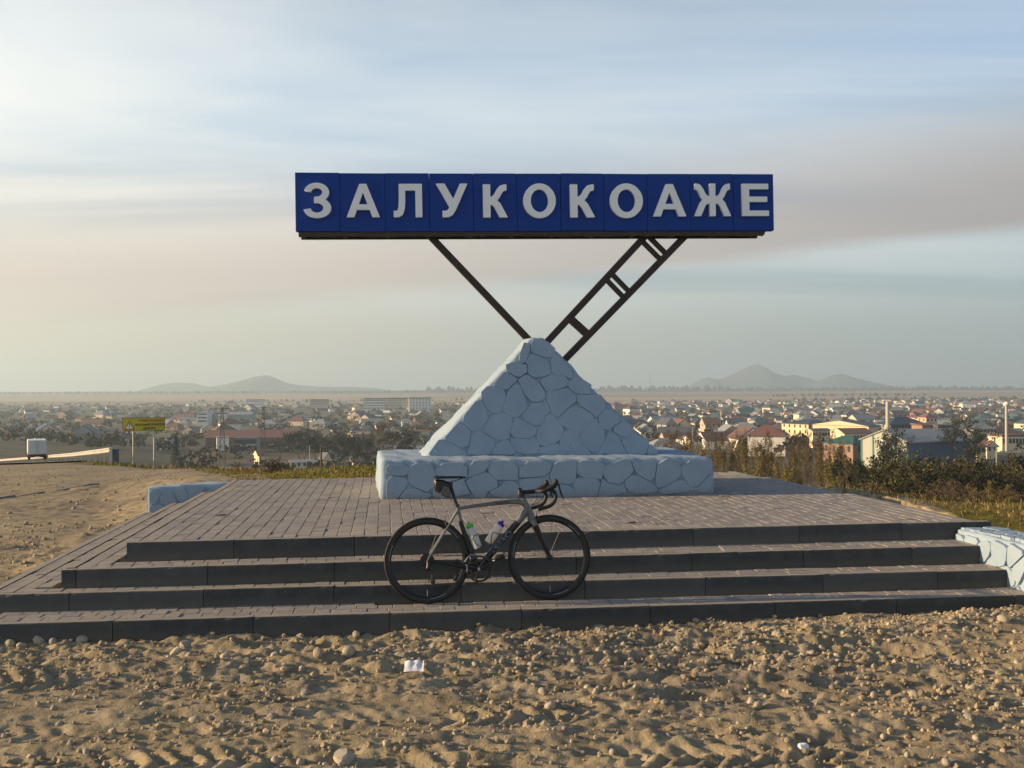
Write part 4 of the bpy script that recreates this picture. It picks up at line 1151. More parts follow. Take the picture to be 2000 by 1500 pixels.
for yo in (-0.009, 0.009): part(MB().tube([j1 + Vector((0, yo, 0)), (j1 + j2) / 2 + Vector((0.01, yo, 0)), j2 + Vector((0, yo, 0))], [0.010, 0.008, 0.013], 8, flat=0.3, upv=(0, 1, 0)), 'cage_plate', DSTEEL, rd_)
for j in (j1, j2): part(MB().lathe([(0.004, -.005), (0.019, -0.004), (0.019, 0.004), (0.004, .005)], 14, j, 'Y'), 'jockey_wheel', CARBON, rd_)
ch = MB(); cy = -0.051
ct = BBp + Vector((-0.02, cy, 0.103)); cb = BBp + Vector((-0.015, cy, -0.104))
ch.tube([ct, RH + Vector((0.012, -0.040, 0.045))], 0.0042, 6, flat=0.8); ch.tube([cb, j2 + Vector((0, 0, -0.019))], 0.0042, 6); ch.tube([j2 + Vector((-.019, 0, 0)), j1 + Vector((.019, 0, 0))], 0.004, 6)
part(ch, 'chain', DSTEEL)
part(MB().tube([Z_(812, 838, -.05), Z_(838, 800, -.055), Z_(865, 775, -.055), Z_(895, 780, -.05)], [0.006, 0.008, 0.008, 0.006], 8), 'front_derailleur', STEEL)
part(MB().tube([Z_(815, 855, -.058), Z_(828, 870, -.06), Z_(832, 908, -.06), Z_(818, 915, -.056)], 0.006, 8), 'derailleur_cage', STEEL)

# bottle cages (parts of the bicycle) and the bottles (things of their own)
def cage(a, b, name='bottle_cage'):
    """wire cage hugging a bottle whose axis runs from a (bottom) to b"""
    d = (b - a).normalized(); side = Vector((0, 1, 0)); up = d.cross(side).normalized()
    c_ = empty(name); c_.parent = bike; R = 0.0385; L = (b - a).length
    for s in (-1, 1):
        P = []
        for t, ph in ((0.62, -1.7), (0.60, -0.8), (0.60, 0.0), (0.50, 0.55), (0.25, 0.15), (0.02, -0.6), (0.0, -1.2)):
            P.append(a + d * (L * t) + side * (s * R * cos(ph)) + up * (R * sin(ph)))
        part(MB().tube(P, 0.0030, 7), 'cage_wire', CARBON, c_)
    part(MB().tube([a - d * 0.006 + side * 0.034, a - d * 0.008, a - d * 0.006 - side * 0.034], 0.004, 7), 'cage_foot', CARBON, c_)
    return c_
b1a, b1b = Z_(932, 722), Z_(868, 548); b2a, b2b = Z_(1018, 676), Z_(1122, 528)
BMW = Matrix.Translation(bike.location) @ bike.rotation_euler.to_matrix().to_4x4()
def bottle(a, b, body_mat, cap_mat, label, marks):
    d = (b - a); L = d.length
    root = empty('water_bottle', BMW @ a, 0, label, 'bottle', 'water bottles on the bicycle')
    q = (BMW.to_3x3() @ d).to_track_quat('Z', 'Y'); root.rotation_mode = 'XYZ'; root.rotation_euler = q.to_euler()
    part(MB().lathe([(0.020, 0), (0.033, 0.002), (0.0355, 0.008), (0.0355, L * 0.56), (0.033, L * 0.61), (0.0325, L * 0.66), (0.0355, L * 0.72), (0.0355, L * 0.88), (0.030, L * 0.96), (0.027, L)], 28), 'body', body_mat, root)
    part(MB().lathe([(0.0295, L), (0.0305, L + 0.002), (0.0305, L + 0.018), (0.024, L + 0.026), (0.012, L + 0.030), (0.0105, L + 0.034), (0.0105, L + 0.044), (0.0075, L + 0.046)], 24), 'cap', cap_mat, root)
    return root, L
bt1, L1 = bottle(b1a, b1b, CLEARB, GREENP, 'clear water bottle with a bright green cap on the seat tube', None)
bt2, L2 = bottle(b2a, b2b, WARMB, PURPLE, 'cream water bottle with a purple cap on the down tube', None)
cage(b1a, b1b); cage(b2a, b2b)

# ---- lettering
def text_mesh(txt, size, depth, mat, outline=0.0, align='LEFT'):
    cu = bpy.data.curves.new('text', 'FONT'); cu.body = txt; cu.size = size; cu.extrude = depth / 2; cu.align_x = align; cu.offset = outline
    o = bpy.data.objects.new('text', cu); COL.objects.link(o)
    me = bpy.data.meshes.new_from_object(o.evaluated_get(bpy.context.evaluated_depsgraph_get()))
    bpy.data.objects.remove(o); bpy.data.curves.remove(cu)
    me.transform(Matrix.Rotation(radians(90), 4, 'X')); me.materials.clear(); me.materials.append(mat)
    return me
def wrap_on_tube(me, r):
    """bend a flat text (x along the tube, z across) round a tube of radius r"""
    co = np.empty(len(me.vertices) * 3); me.vertices.foreach_get('co', co); co = co.reshape(-1, 3)
    zz = np.clip(co[:, 2], -r * .96, r * .96)
    front = co[:, 1] < 0
    co[:, 1] = -np.sqrt(r * r - zz * zz) - np.where(front, 0.0016, 0.0)
    me.vertices.foreach_set('co', co.reshape(-1)); me.update()
def on_tube(txt, a, b, r, t0, size, mat, name, stretch=1.0, outline=0.0):
    me = text_mesh(txt, size, 0.002, mat, outline); me.name = name
    me.transform(Matrix.Translation((0, 0, -size * 0.36)) @ Matrix.Diagonal((stretch, 1, 1, 1)))
    wrap_on_tube(me, r)
    d = (b - a); L = d.length; d.normalize()
    o = link(name, me, fr); o.matrix_local = Matrix.Translation(a + d * (L * t0)) @ Matrix.Rotation(-math.atan2(d.z, d.x), 4, 'Y')
    return o
on_tube('ASERO', dt_c, dt_b, 0.0283, 0.27, 0.060, LETG, 'down_tube_lettering', 1.28, 0.0012)
on_tube('TACTIC', Z_(1060, 342), Z_(1240, 322), 0.0188, 0.12, 0.024, CARBON, 'top_tube_lettering', 1.45)
# ================================================================== LOOSE THINGS ON THE EARTH
def T1(x, y): return float(terrain(np.array([x]), np.array([y]))[0])
def inside_steps(x, y, g=0.0): return poly_in(Vector((x, y)), tpoly(0), -g)
def mat_stone(name, a, b, by='obj'):
    m, t, bs = material(name)
    r = t.node('ShaderNodeObjectInfo').outputs['Random'] if by == 'obj' else None
    if r is None:
        q = t.node('ShaderNodeAttribute'); q.attribute_name = 'rnd'; r = q.outputs['Fac']
    pos = t.node('ShaderNodeNewGeometry').outputs['Position']
    n = t.noise(pos, 30, 5, 0.65)
    c_ = t.ramp(r, [(0, a), (0.45, tuple((x + y) / 2 for x, y in zip(a, b))), (0.8, b), (1, (0.30, 0.235, 0.165))])
    c_ = t.mix(t.math('MULTIPLY', t.sstep(n, 0.45, 0.75), 0.55), c_, (0.26, 0.205, 0.13))
    t.l.new(c_, bs.inputs['Base Color']); bs.inputs['Roughness'].default_value = 0.8
    bump(t, bs, n, 0.4, 0.004)
    return m
STONE = mat_stone('river_stone', (0.27, 0.245, 0.205), (0.43, 0.38, 0.30))
PEBBLE = mat_stone('gravel_stone', (0.26, 0.225, 0.175), (0.46, 0.39, 0.28), 'attr')
def stone_shape(seed, sub=2, flat=0.62, ang=0.0):
    bm = bmesh.new(); bmesh.ops.create_icosphere(bm, subdivisions=sub, radius=1.0); rg = random.Random(seed)
    ph = [rg.uniform(0, 9) for _ in range(6)]; sx_, sy_ = rg.uniform(0.75, 1.0), rg.uniform(0.65, 0.95)
    cuts = [(Vector((rg.gauss(0, 1), rg.gauss(0, 1), rg.gauss(0, 1))).normalized(), rg.uniform(0.55, 0.85)) for _ in range(7)]
    for v in bm.verts:
        p = v.co
        k = 1 + 0.10 * sin(p.x * 2.3 + ph[0]) + 0.09 * sin(p.y * 2.9 + ph[1]) + 0.07 * sin(p.z * 3.1 + ph[2] + p.x)
        p = p * k
        if ang:
            for n_, d_ in cuts:
                e = p.dot(n_) - d_
                if e > 0: p = p - n_ * e * ang
        v.co = Vector((p.x * sx_, p.y * sy_, p.z * flat))
    vs = [v.co.copy() for v in bm.verts]; fs = [[v.index for v in f.verts] for f in bm.faces]; bm.free()
    return vs, fs
SHAPES = [stone_shape(s, 2, fl, an) for s, fl, an in ((1, .62, 0.55), (2, .7, 0.4), (3, .55, 0.7), (4, .72, 0.5), (5, .6, 0.95), (6, .66, 0.9))]
SMESH = [newmesh('stone', *s, [STONE], smooth=(k < 2)) for k, s in enumerate(SHAPES)]
TINY = [stone_shape(s, 1, .7, an) for s, an in ((11, .2), (12, .6), (13, .1), (14, .4))]
rs = random.Random(23)
def put_stone(px, py, size, label, group=None, shape=None, sink=0.42, rz=None):
    p = hit(px, py, 0.0)
    for _ in range(4): p = hit(px, py, T1(p.x, p.y))
    z = T1(p.x, p.y)
    o = link('stone', SMESH[rs.randrange(len(SMESH)) if shape is None else shape])
    r = size * p.y / F_PX / 2          # size in photograph pixels
    o.scale = (r, r * rs.uniform(0.8, 1.05), r)
    o.location = (p.x, p.y, z + r * (0.62 - sink)); o.rotation_euler = (rs.uniform(-.25, .25), rs.uniform(-.25, .25), rs.uniform(0, 6.28) if rz is None else rz)
    tag(o, label, 'stone', group); return o
# the stones that stand out in the photograph
for px, py, sz_, lb, sh_ in ((366, 1262, 40, 'pointed sandy rock near the foot of the steps, left of centre', 4), (345, 1280, 34, 'grey angular stone just below the pointed rock', 5), (160, 1252, 32, 'flat pale stone tilted against the lowest kerb at left', 2),
                            (18, 1258, 34, 'largest grey cobble of the row at the far left kerb', 1), (42, 1259, 22, 'white cobble beside the largest grey one at far left', 0), (76, 1261, 26, 'cream cobble in the row along the far left kerb', 3), (103, 1257, 24, 'small grey cobble ending the row along the left kerb', 1), (275, 1249, 17, 'grey pebble by the kerb left of the pointed rock', 1), (296, 1250, 14, 'round grey pebble by the kerb nearest the pointed rock', 3),
                            (622, 1290, 26, 'round tan stone left in the row below the bicycle', 3), (682, 1289, 32, 'big brown rounded stone below the rear wheel', 1), (655, 1288, 22, 'grey stone between two tan ones below the rear wheel', 0), (537, 1272, 24, 'tan oval stone in the gravel left of the paper', 2), (440, 1284, 28, 'flat grey stone half buried left of the bicycle', 2),
                            (586, 1489, 26, 'round white stone at the bottom edge left of centre', 1), (672, 1487, 62, 'large pale rock at the bottom edge of the picture', 4), (538, 1487, 22, 'pale pebble left of the white stone at the bottom edge', 3), (532, 1392, 30, 'pale oval stone in the rutted earth at left', 2), (1075, 1380, 24, 'tan cobble in the earth below the front wheel', 3), (1516, 1237, 26, 'pale upright cobble at the gravel bank, right of centre', 1),
                            (1725, 1442, 22, 'lone pale pebble in the rutted earth at lower right', 0), (1872, 1302, 22, 'tan cobble in the churned bank at right', 3), (1960, 1230, 30, 'grey cobble in the bank at the far right', 1), (1478, 1298, 30, 'flat cream slab in the gravel right of centre', 4)):
    put_stone(px, py, sz_, lb, None, sh_)
zones = [((0, 660), (1262, 1340), 34, 'small weathered stone in the rutted earth below the left steps'), ((680, 1120), (1240, 1300), 44, 'rounded stone in the gravel below the bicycle'), ((1120, 1560), (1222, 1300), 62, 'rounded stone in the loose gravel bank right of the bicycle'),
         ((1560, 2000), (1205, 1320), 46, 'rounded stone in the churned bank at the right'), ((0, 1000), (1340, 1500), 44, 'pebble scattered in the left foreground earth'), ((1000, 2000), (1320, 1500), 56, 'pebble scattered in the right foreground earth')]
def nth(k): return '%d%s' % (k, 'th' if 10 < k % 100 < 20 else {1: 'st', 2: 'nd', 3: 'rd'}.get(k % 10, 'th'))
for (xa, xb_), (ya, yb), n, lb in zones:
    cols_ = sorted(rs.uniform(xa, xb_) for _ in range(n))
    for k, cx_ in enumerate(cols_):
        pos_ = 'leftmost of its patch' if k == 0 else 'rightmost of its patch' if k == n - 1 else '%s from left' % nth(k + 1) if k < n / 2 else '%s from right' % nth(n - k)
        put_stone(cx_, rs.uniform(ya, yb), rs.choice((9, 10, 11, 12, 14, 16, 19, 22)) * (1.1 if ya > 1300 else 0.9), lb + ', ' + pos_, lb.replace('small weathered stone', 'stones').replace('rounded stone', 'stones').replace('pebble', 'pebbles'))
# gravel too small to count
gv = MB(); gr = []
def scatter_gravel(n, xr, yr, smin, smax, bias=None):
    X = np.array([rs.uniform(*xr) for _ in range(n)]); Y = np.array([rs.uniform(*yr) for _ in range(n)])
    Zs = terrain(X, Y)
    for x, y, z in zip(X, Y, Zs):
        if inside_steps(x, y, 0.02): continue
        if bias and rs.random() > bias(x, y): continue
        v, f = TINY[rs.randrange(4)]; s = smin * (smax / smin) ** (rs.random() ** 2.2)
        a = rs.uniform(0, 6.28); ca, sa = cos(a), sin(a); k1, k2 = rs.uniform(.8, 1.3), rs.uniform(.7, 1.0)
        gv.add([(x + s * k1 * (q.x * ca - q.y * sa), y + s * k2 * (q.x * sa + q.y * ca), z + s * (q.z + 0.25)) for q in v], f); gr.extend([rs.random()] * len(v))
dens = lambda x, y: 0.25 + 0.75 * max(0, min(1, 0.5 + 2.2 * float(vnoise(x / 0.8, y / 0.6, 77)) + 0.25 * (x > 0)))
scatter_gravel(9500, (-4.2, 4.6), (4.5, 8.4), 0.004, 0.022, dens)
scatter_gravel(2600, (-2.2, 4.4), (6.4, 7.9), 0.010, 0.034, lambda x, y: (1.0 if abs(y - (6.90 + .145 * x)) < 0.26 else 0.12) * (0.35 + 0.65 * (x > -0.2)))
scatter_gravel(900, (-9, -4.5), (7.5, 13.5), 0.008, 0.030, dens)
scatter_gravel(3600, (-22, -4.6), (9, 40), 0.012, 0.050, lambda x, y: dens(x / 3, y / 3) * (x / y > -0.56) * (x < -3.6 - (y - 13.5) * 0.40))
o = gv.build('gravel', PEBBLE, None, False); tag(o, 'tan gravel strewn over the earth in front of the steps', kind='stuff')
a = o.data.attributes.new('rnd', 'FLOAT', 'POINT'); a.data.foreach_set('value', gr)

# crumbled clods of the same earth
CLOD = mat_stone('earth_clod', (0.23, 0.185, 0.115), (0.40, 0.33, 0.22), 'attr')
gv = MB(); gr = []
LUMP = [stone_shape(s_, 1, .75, an) for s_, an in ((21, 1.0), (22, .9), (23, .7), (24, 1.0))]
TINY_ = TINY; TINY = LUMP
cl_d = lambda x, y: 0.12 + 0.88 * max(0, min(1, 0.45 + 2.6 * float(vnoise(x / 0.55, y / 0.40, 78))))
scatter_gravel(15000, (-4.2, 4.6), (4.4, 8.3), 0.005, 0.034, cl_d)
scatter_gravel(1800, (-9, -4.4), (7.5, 14), 0.010, 0.045, cl_d)
TINY = TINY_
o = gv.build('earth_clods', CLOD, None, False); tag(o, 'crumbled clods of tan earth on the churned ground', kind='stuff')
a = o.data.attributes.new('rnd', 'FLOAT', 'POINT'); a.data.foreach_set('value', gr)
# litter
PAPER = plain('white_paper', (0.80, 0.80, 0.84), 0.7, 0.04, 30)
def ground_hit(px, py):
    p = hit(px, py, 0.0)
    for _ in range(6): p = hit(px, py, T1(p.x, p.y))
    return p
p = ground_hit(809, 1312); m = MB(); v = []; f = []; nx_, ny_ = 9, 6
rp = random.Random(4)
for th_ in (0, 1):
    for j in range(ny_):
        for i in range(nx_):
            x = (i / (nx_ - 1) - .5) * 0.125; y = (j / (ny_ - 1) - .5) * 0.115
            zz = 0.012 + 0.010 * abs(sin(i * 0.9)) * (0.4 + j / ny_) + 0.035 * (j / (ny_ - 1)) + rp.uniform(-.003, .003) * (1 - th_)
            v.append((x + rp.uniform(-.004, .004) * (1 - th_), y, zz - 0.0012 * th_))
N_ = nx_ * ny_
for j in range(ny_ - 1):
    for i in range(nx_ - 1):
        a0 = j * nx_ + i; f.append((a0, a0 + 1, a0 + nx_ + 1, a0 + nx_)); f.append((N_ + a0 + nx_, N_ + a0 + nx_ + 1, N_ + a0 + 1, N_ + a0))
m.add(v, f); o = m.build('paper_scrap', PAPER, None, True, loc=(p.x, p.y, p.z + 0.004), rot=(0, 0, 0.05)); tag(o, 'crumpled white sheet of paper lying on the earth below the bicycle', 'paper')
p = ground_hit(1570, 1470); v_, f_ = stone_shape(88, 2, 0.9, 0.9)
o = link('paper_ball', newmesh('paper_ball', [q * 0.029 for q in v_], f_, [PAPER])); o.location = (p.x, p.y, p.z + 0.030); tag(o, 'small crumpled white paper ball in the right foreground', 'paper')
LEAF_D = plain('dry_leaf', (0.10, 0.055, 0.03), 0.8, 0.3, 30)
for (px, py, lb) in ((432, 1008, 'dry brown leaf on the paving at the left'), (1232, 1023, 'dry brown leaf on the paving right of the bicycle')):
    p = hit(px, py, ZT[3]); m = MB()
    m.add([(-.06, 0, .004), (-.02, -.02, .016), (.03, -.012, .02), (.065, 0, .006), (.03, .018, .014), (-.02, .02, .008), (0, 0, .002)], [(0, 1, 6), (1, 2, 6), (2, 3, 6), (3, 4, 6), (4, 5, 6), (5, 0, 6)])
    o = m.build('dry_leaf', LEAF_D, None, False, loc=(p.x, p.y, p.z + .002), rot=(0, 0, 0.3)); tag(o, lb, 'leaf', 'dry leaves on the paving')

# half-buried kerb line and a loose block on the earth apron at the left
ka = ground_hit(-30, 978); kb = ground_hit(152, 951)
kb_o = empty('buried_kerb', ka, math.atan2(kb.y - ka.y, kb.x - ka.x), 'half buried line of kerb stones in the earth at the far left', 'kerb')
Lk = (V2(kb) - V2(ka)).length; x = 0
while x < Lk:
    q = V2(ka) + (V2(kb) - V2(ka)).normalized() * (x + .5); zz = T1(q.x, q.y)
    MB().cbox(0.004, 0.992, 0, 0.12, -0.16, 0.022, 0.012).build('kerb_stone', JOINT, kb_o, loc=(x, 0, zz - ka.z), rot=(rs.uniform(-.03, .03), rs.uniform(-.01, .01), 0)); x += 1.0
POSTC = plain('weathered_concrete', (0.24, 0.215, 0.18), 0.9, 0.2, 6)
p = ground_hit(178, 948); o = MB().cbox(-.16, .16, -.08, .08, -.06, .05, 0.015).build('concrete_block', POSTC, None, 'auto', loc=p, rot=(0, 0, .3)); tag(o, 'loose concrete block on the earth beyond the buried kerb', 'block')

# ---- grass and dry weeds
def mat_leaf(name, stops, trans=0.0, scale=0.4):
    m, t, b = material(name)
    q = t.node('ShaderNodeAttribute'); q.attribute_name = 'rnd'
    t.l.new(t.ramp(q.outputs['Fac'], stops), b.inputs['Base Color']); b.inputs['Roughness'].default_value = 0.8; b.inputs['Specular IOR Level'].default_value = 0.2
    return m
GRASS = mat_leaf('autumn_grass', [(0, (0.085, 0.080, 0.022)), (0.4, (0.150, 0.120, 0.035)), (0.7, (0.215, 0.150, 0.055)), (1, (0.29, 0.20, 0.09))])
WEED = mat_leaf('dry_weeds', [(0, (0.10, 0.055, 0.025)), (0.5, (0.20, 0.13, 0.06)), (1, (0.30, 0.22, 0.11))])
def with_rnd(o, r):
    a = o.data.attributes.new('rnd', 'FLOAT', 'POINT'); a.data.foreach_set('value', r); return o
class Blades:
    def __init__(s): s.v = []; s.f = []; s.r = []
    def blade(s, x, y, z, h, w_, rg):
        a = rg.uniform(0, 6.28); b = rg.uniform(0, 6.28); l = rg.uniform(0.1, 0.5) * h
        k = len(s.v); s.v += [(x - cos(a) * w_, y - sin(a) * w_, z - .01), (x + cos(a) * w_, y + sin(a) * w_, z - .01), (x + cos(b) * l * .4, y + sin(b) * l * .4, z + h * .6), (x + cos(b) * l, y + sin(b) * l, z + h)]
        s.f += [(k, k + 1, k + 2), (k + 1, k + 3, k + 2)]; c_ = rg.random(); s.r += [c_] * 4
    def build(s, name, mat): return with_rnd(link(name, newmesh(name, s.v, s.f, [mat])), s.r)
gb = Blades(); rgr = random.Random(31)
def grow(B, n, sampler, h, w_, keep=None):
    pts = [sampler() for _ in range(n)]
    X = np.array([p[0] for p in pts]); Y = np.array([p[1] for p in pts]); Zs = terrain(X, Y)
    for x, y, z in zip(X, Y, Zs):
        if poly_in(Vector((x, y)), tpoly(3), -0.06) or inside_steps(x, y, 0.03): continue
        if keep and not keep(x, y): continue
        B.blade(x, y, z, h * rgr.uniform(.5, 1.3), w_, rgr)
def left_s():
    y = rgr.uniform(13.3, 30); return (rgr.uniform(-3.0 - (y - 13.5) * 0.42, 0.5 - (y - 13.5) * 0.02), y)
gl = Blades()
grow(gl, 30000, left_s, 0.05, 0.011)
grow(gl, 7000, lambda: (rgr.uniform(-21, -6), rgr.uniform(46, 66)), 0.20, 0.028, lambda x, y: x / y > -0.42)
def right_s():
    x = rgr.uniform(3.6, 12); return (x, rgr.uniform(9.2, 24))
grow(gb, 26000, right_s, 0.055, 0.010, lambda x, y: x > 4.7 - 0.19 * (y - 9.2) + (0.0))
GRASS_L = mat_leaf('olive_grass', [(0, (0.085, 0.100, 0.020)), (0.45, (0.165, 0.155, 0.032)), (0.8, (0.25, 0.205, 0.05)), (1, (0.31, 0.235, 0.08))])
o = gl.build('grass', GRASS_L); tag(o, 'short olive green grass behind the left paving edge', kind='stuff')
o = gb.build('grass', GRASS); tag(o, 'golden autumn grass on the right bank', kind='stuff')
wd_ = Blades()
def weed_s():
    y = rgr.uniform(22, 28); return (rgr.uniform(-.28, -0.128) * y, y)
grow(wd_, 2600, weed_s, 0.13, 0.008, lambda x, y: y > 22.5 + 3.5 * abs(float(vnoise(x, y, 7))))
grow(wd_, 1500, lambda: (rgr.uniform(-16, -9), rgr.uniform(38, 50)), 0.25, 0.02, lambda x, y: -0.36 < x / y < -0.24)
o = wd_.build('dry_weeds', WEED); tag(o, 'dry reddish weeds along the brow of the hill', kind='stuff')

# ================================================================== ROAD SIDE AT THE LEFT
ASPH = plain('asphalt', (0.20, 0.19, 0.175), 0.9, 0.25, 1.5, dirt=((0.27, 0.235, 0.19), 0.6))
GALV = plain('galvanised_steel', (0.46, 0.45, 0.42), 0.5, 0.12, 3, metal=0.35, dirt=((0.30, 0.26, 0.20), 0.4))
CONC_B = plain('blue_grey_concrete', (0.105, 0.125, 0.150), 0.8, 0.2, 3)
YEL = plain('yellow_sign_face', (0.50, 0.44, 0.012), 0.45, 0.06, 2, dirt=((0.36, 0.32, 0.03), 0.4))
INK = plain('black_print', (0.02, 0.02, 0.018), 0.5, 0.1, 5); INKR = plain('red_print', (0.36, 0.045, 0.012), 0.5, 0.1, 5); WHT = plain('white_print', (0.72, 0.72, 0.70), 0.5, 0.05, 5)
RAIL = [(214, 879.0, 62), (190, 882.2, 67), (165, 885.2, 74), (140, 888.2, 82), (115, 890.2, 93), (92, 891.8, 106), (55, 894.8, 125), (0, 899, 150), (-60, 903, 185), (-140, 908, 240)]
rp_ = [at(*q) for q in RAIL]
rail_pts = []
for k in range(len(rp_) - 1):
    for j in range(4): rail_pts.append(rp_[k].lerp(rp_[k + 1], j / 4))
rail_pts.append(rp_[-1])
road_l = []; 
v = []; f = []
for k, q in enumerate(rail_pts):
    d = (rail_pts[min(k + 1, len(rail_pts) - 1)] - rail_pts[max(k - 1, 0)]); d.z = 0; d.normalize(); nrm = Vector((d.y, -d.x, 0)); nrm = nrm if nrm.y < 0 else -nrm
    for off in (1.2, 4.0, 7.0, 10.0):
        w3 = q + nrm * off; v.append((w3.x, w3.y, T1(w3.x, w3.y) + 0.07))
n4 = 4
for k in range(len(rail_pts) - 1):
    for j in range(3): f.append((k * n4 + j, k * n4 + j + 1, (k + 1) * n4 + j + 1, (k + 1) * n4 + j))
o = link('road', newmesh('road', v, f, [ASPH], smooth=True)); tag(o, 'grey asphalt road running downhill at the left', kind='structure')
gr_ = empty('guard_rail', rp_[0], 0, 'steel guard rail beside the road at the far left', 'guard rail')
prof = [(-0.155, 0.0), (-0.11, 0.045), (-0.06, 0.045), (-0.02, 0.0), (0.02, 0.0), (0.06, 0.045), (0.11, 0.045), (0.155, 0.0)]
for k in range(len(rp_) - 1):
    a, b = rp_[k] - rp_[0], rp_[k + 1] - rp_[0]; d = (b - a); L = d.length; d.normalize(); nrm = Vector((d.y, -d.x, 0)); nrm = nrm if nrm.y < 0 else -nrm
    vv = []
    for q in (a, b):
        for zo, dep in prof: vv.append(q + Vector((0, 0, zo)) + nrm * dep)
        for zo, dep in reversed(prof): vv.append(q + Vector((0, 0, zo)) + nrm * (dep - 0.006))
    n_ = 16; ff = [(j, (j + 1) % n_, n_ + (j + 1) % n_, n_ + j) for j in range(n_)]
    newm = newmesh('rail_beam', vv, ff, [GALV]); link('rail_beam', newm, gr_)
    nps = max(1, int(L / 4))
    for j in range(nps):
        q = a + d * (L * (j + 0.5) / nps)
        MB().box(-.05, .05, -.03, .03, -0.95, 0.10).build('post', GALV, gr_, loc=q - nrm * 0.06)
MB().box(-.07, .07, -.05, .05, -1.0, 0.17).build('end_post', GALV, gr_, loc=(0.10, -0.02, 0))
p = at(223.5, 899, 62.5); p.z = min(p.z, T1(p.x, p.y) + .05)
o = MB().cbox(-.20, .20, -.25, .25, -.4, 0.86, 0.03).build('concrete_post', CONC_B, None, 'auto', loc=p); tag(o, 'dark blue grey concrete post at the end of the guard rail', 'post')
# warning board
SBY = 66.0
b0, b1 = at(239.5, 842, SBY), at(322.5, 840, SBY)
bw = (b1 - b0).length; bh = 25.5 * SBY / F_PX
board = empty('warning_sign', b0, math.atan2(b1.y - b0.y, b1.x - b0.x), 'yellow road warning board with a red triangle on two posts', 'sign')
MB().cbox(0, bw, 0, 0.04, 0, bh, 0.01).build('board', YEL, board, rot=(0, -radians(0.8), 0))
fm = MB(); e = 0.025
fm.box(0, bw, -.010, -.003, 0, e); fm.box(0, bw, -.010, -.003, bh - e, bh); fm.box(0, e, -.010, -.003, e, bh - e); fm.box(bw - e, bw, -.010, -.003, e, bh - e)
fm.build('border', INK, board, rot=(0, -radians(0.8), 0))
for px in (260.5, 301):
    q = at(px, 842, SBY + .12); zb = T1(q.x, q.y) - .3
    MB().tube([(0, 0, zb - q.z), (0, 0, 0.5)], 0.05, 10).build('post', GALV, board, 'auto', loc=(q.x - b0.x, 0.10, q.z - b0.z))
def tri(s, y, mat, name):
    h = s * 0.87; m = MB(); m.add([(0, y, 0), (s, y, 0), (s / 2, y, h), (0, y + .004, 0), (s, y + .004, 0), (s / 2, y + .004, h)], [(0, 1, 2), (5, 4, 3), (0, 3, 4, 1), (1, 4, 5, 2), (2, 5, 3, 0)])
    return m, h
s1 = 0.72; x0 = 0.10; z0 = 0.09
for s_, yy_, mt_, nm_ in ((s1, -.012, INKR, 'triangle_border'), (s1 * .70, -.018, WHT, 'triangle_face')):
    m, h = tri(s_, yy_, mt_, nm_); m.build(nm_, mt_, board, loc=(x0 + (s1 - s_) / 2, 0, z0 + (s1 - s_) * .29))
m = MB(); cx = x0 + s1 / 2
m.hexa([(cx - .018, -.026, z0 + .20), (cx + .018, -.026, z0 + .20), (cx + .018, -.019, z0 + .20), (cx - .018, -.019, z0 + .20), (cx - .034, -.026, z0 + .43), (cx + .034, -.026, z0 + .43), (cx + .034, -.019, z0 + .43), (cx - .034, -.019, z0 + .43)])
m.box(cx - .026, cx + .026, -.026, -.019, z0 + .12, z0 + .17)
m.build('exclamation_mark', INK, board)
for txt, sz_, cx_, cz_, mt_, st_ in (('ВНИМАНИЕ!', 0.225, 1.88, 0.635, INKR, 1.22), ('ОПАСНЫЙ УЧАСТОК', 0.195, 1.83, 0.375, INK, 1.0), ('ДОРОГИ', 0.195, 1.78, 0.13, INK, 1.0)):
    me = text_mesh(txt, sz_, 0.006, mt_, 0.006, 'CENTER'); me.transform(Matrix.Diagonal((st_, 1, 1, 1))); me.name = 'lettering'
    link('lettering', me, board, (min(cx_, bw - .9), -.014, cz_ - .02), (0, -radians(0.8), 0))
# box truck seen from behind
TY_ = 105.0
tb = at(73, 899, TY_); tb.z = max(tb.z, T1(tb.x, tb.y) + 0.1); TRW = 36 * TY_ / F_PX
truck = empty('box_truck', tb, radians(30), 'white box truck seen from behind on the road at left', 'truck')
TWH = plain('truck_white', (0.60, 0.61, 0.63), 0.4, 0.06, 2, dirt=((0.42, 0.40, 0.37), 0.35)); TDK = plain('truck_dark', (0.02, 0.02, 0.022), 0.6, 0.2, 3)
W2 = TRW / 2 * 0.93; TH = 39 * TY_ / F_PX
truck.rotation_euler = (0, 0, radians(27))
MB().cbox(-W2, W2, 0, 4.2, 0.62, TH, 0.03).build('cargo_box', TWH, truck)
for s in (-1, 1):
    dd = MB().box(min(s * 0.012, s * (W2 - .03)), max(s * 0.012, s * (W2 - .03)), -0.03, -0.002, 0.70, TH - .07).build('rear_door', TWH, truck)
    MB().tube([(s * .12, -.05, .8), (s * .12, -.05, TH - .15)], 0.018, 6).build('lock_bar', GALV, dd)
    MB().box(s * (W2 - .16) - .08, s * (W2 - .16) + .08, -.05, .0, 0.42, .52).build('tail_light', RED, truck)
    for y in (0.9, 4.9):
        wl_ = MB().lathe([(0.20, -.11), (0.36, -.11), (0.36, .11), (0.20, .11)], 18, axis='X').build('wheel', RUBBER, truck, 'auto', loc=(s * (W2 - .14), y, 0.36))
MB().box(-W2 + .05, W2 - .05, 0.05, 4.6, 0.40, 0.60).build('chassis', TDK, truck); MB().box(-W2 + .1, W2 - .1, -.04, .03, 0.30, .40).build('bumper', TDK, truck)
MB().box(-.26, .26, -.06, -.041, 0.31, .41).build('number_plate', WHT, truck)
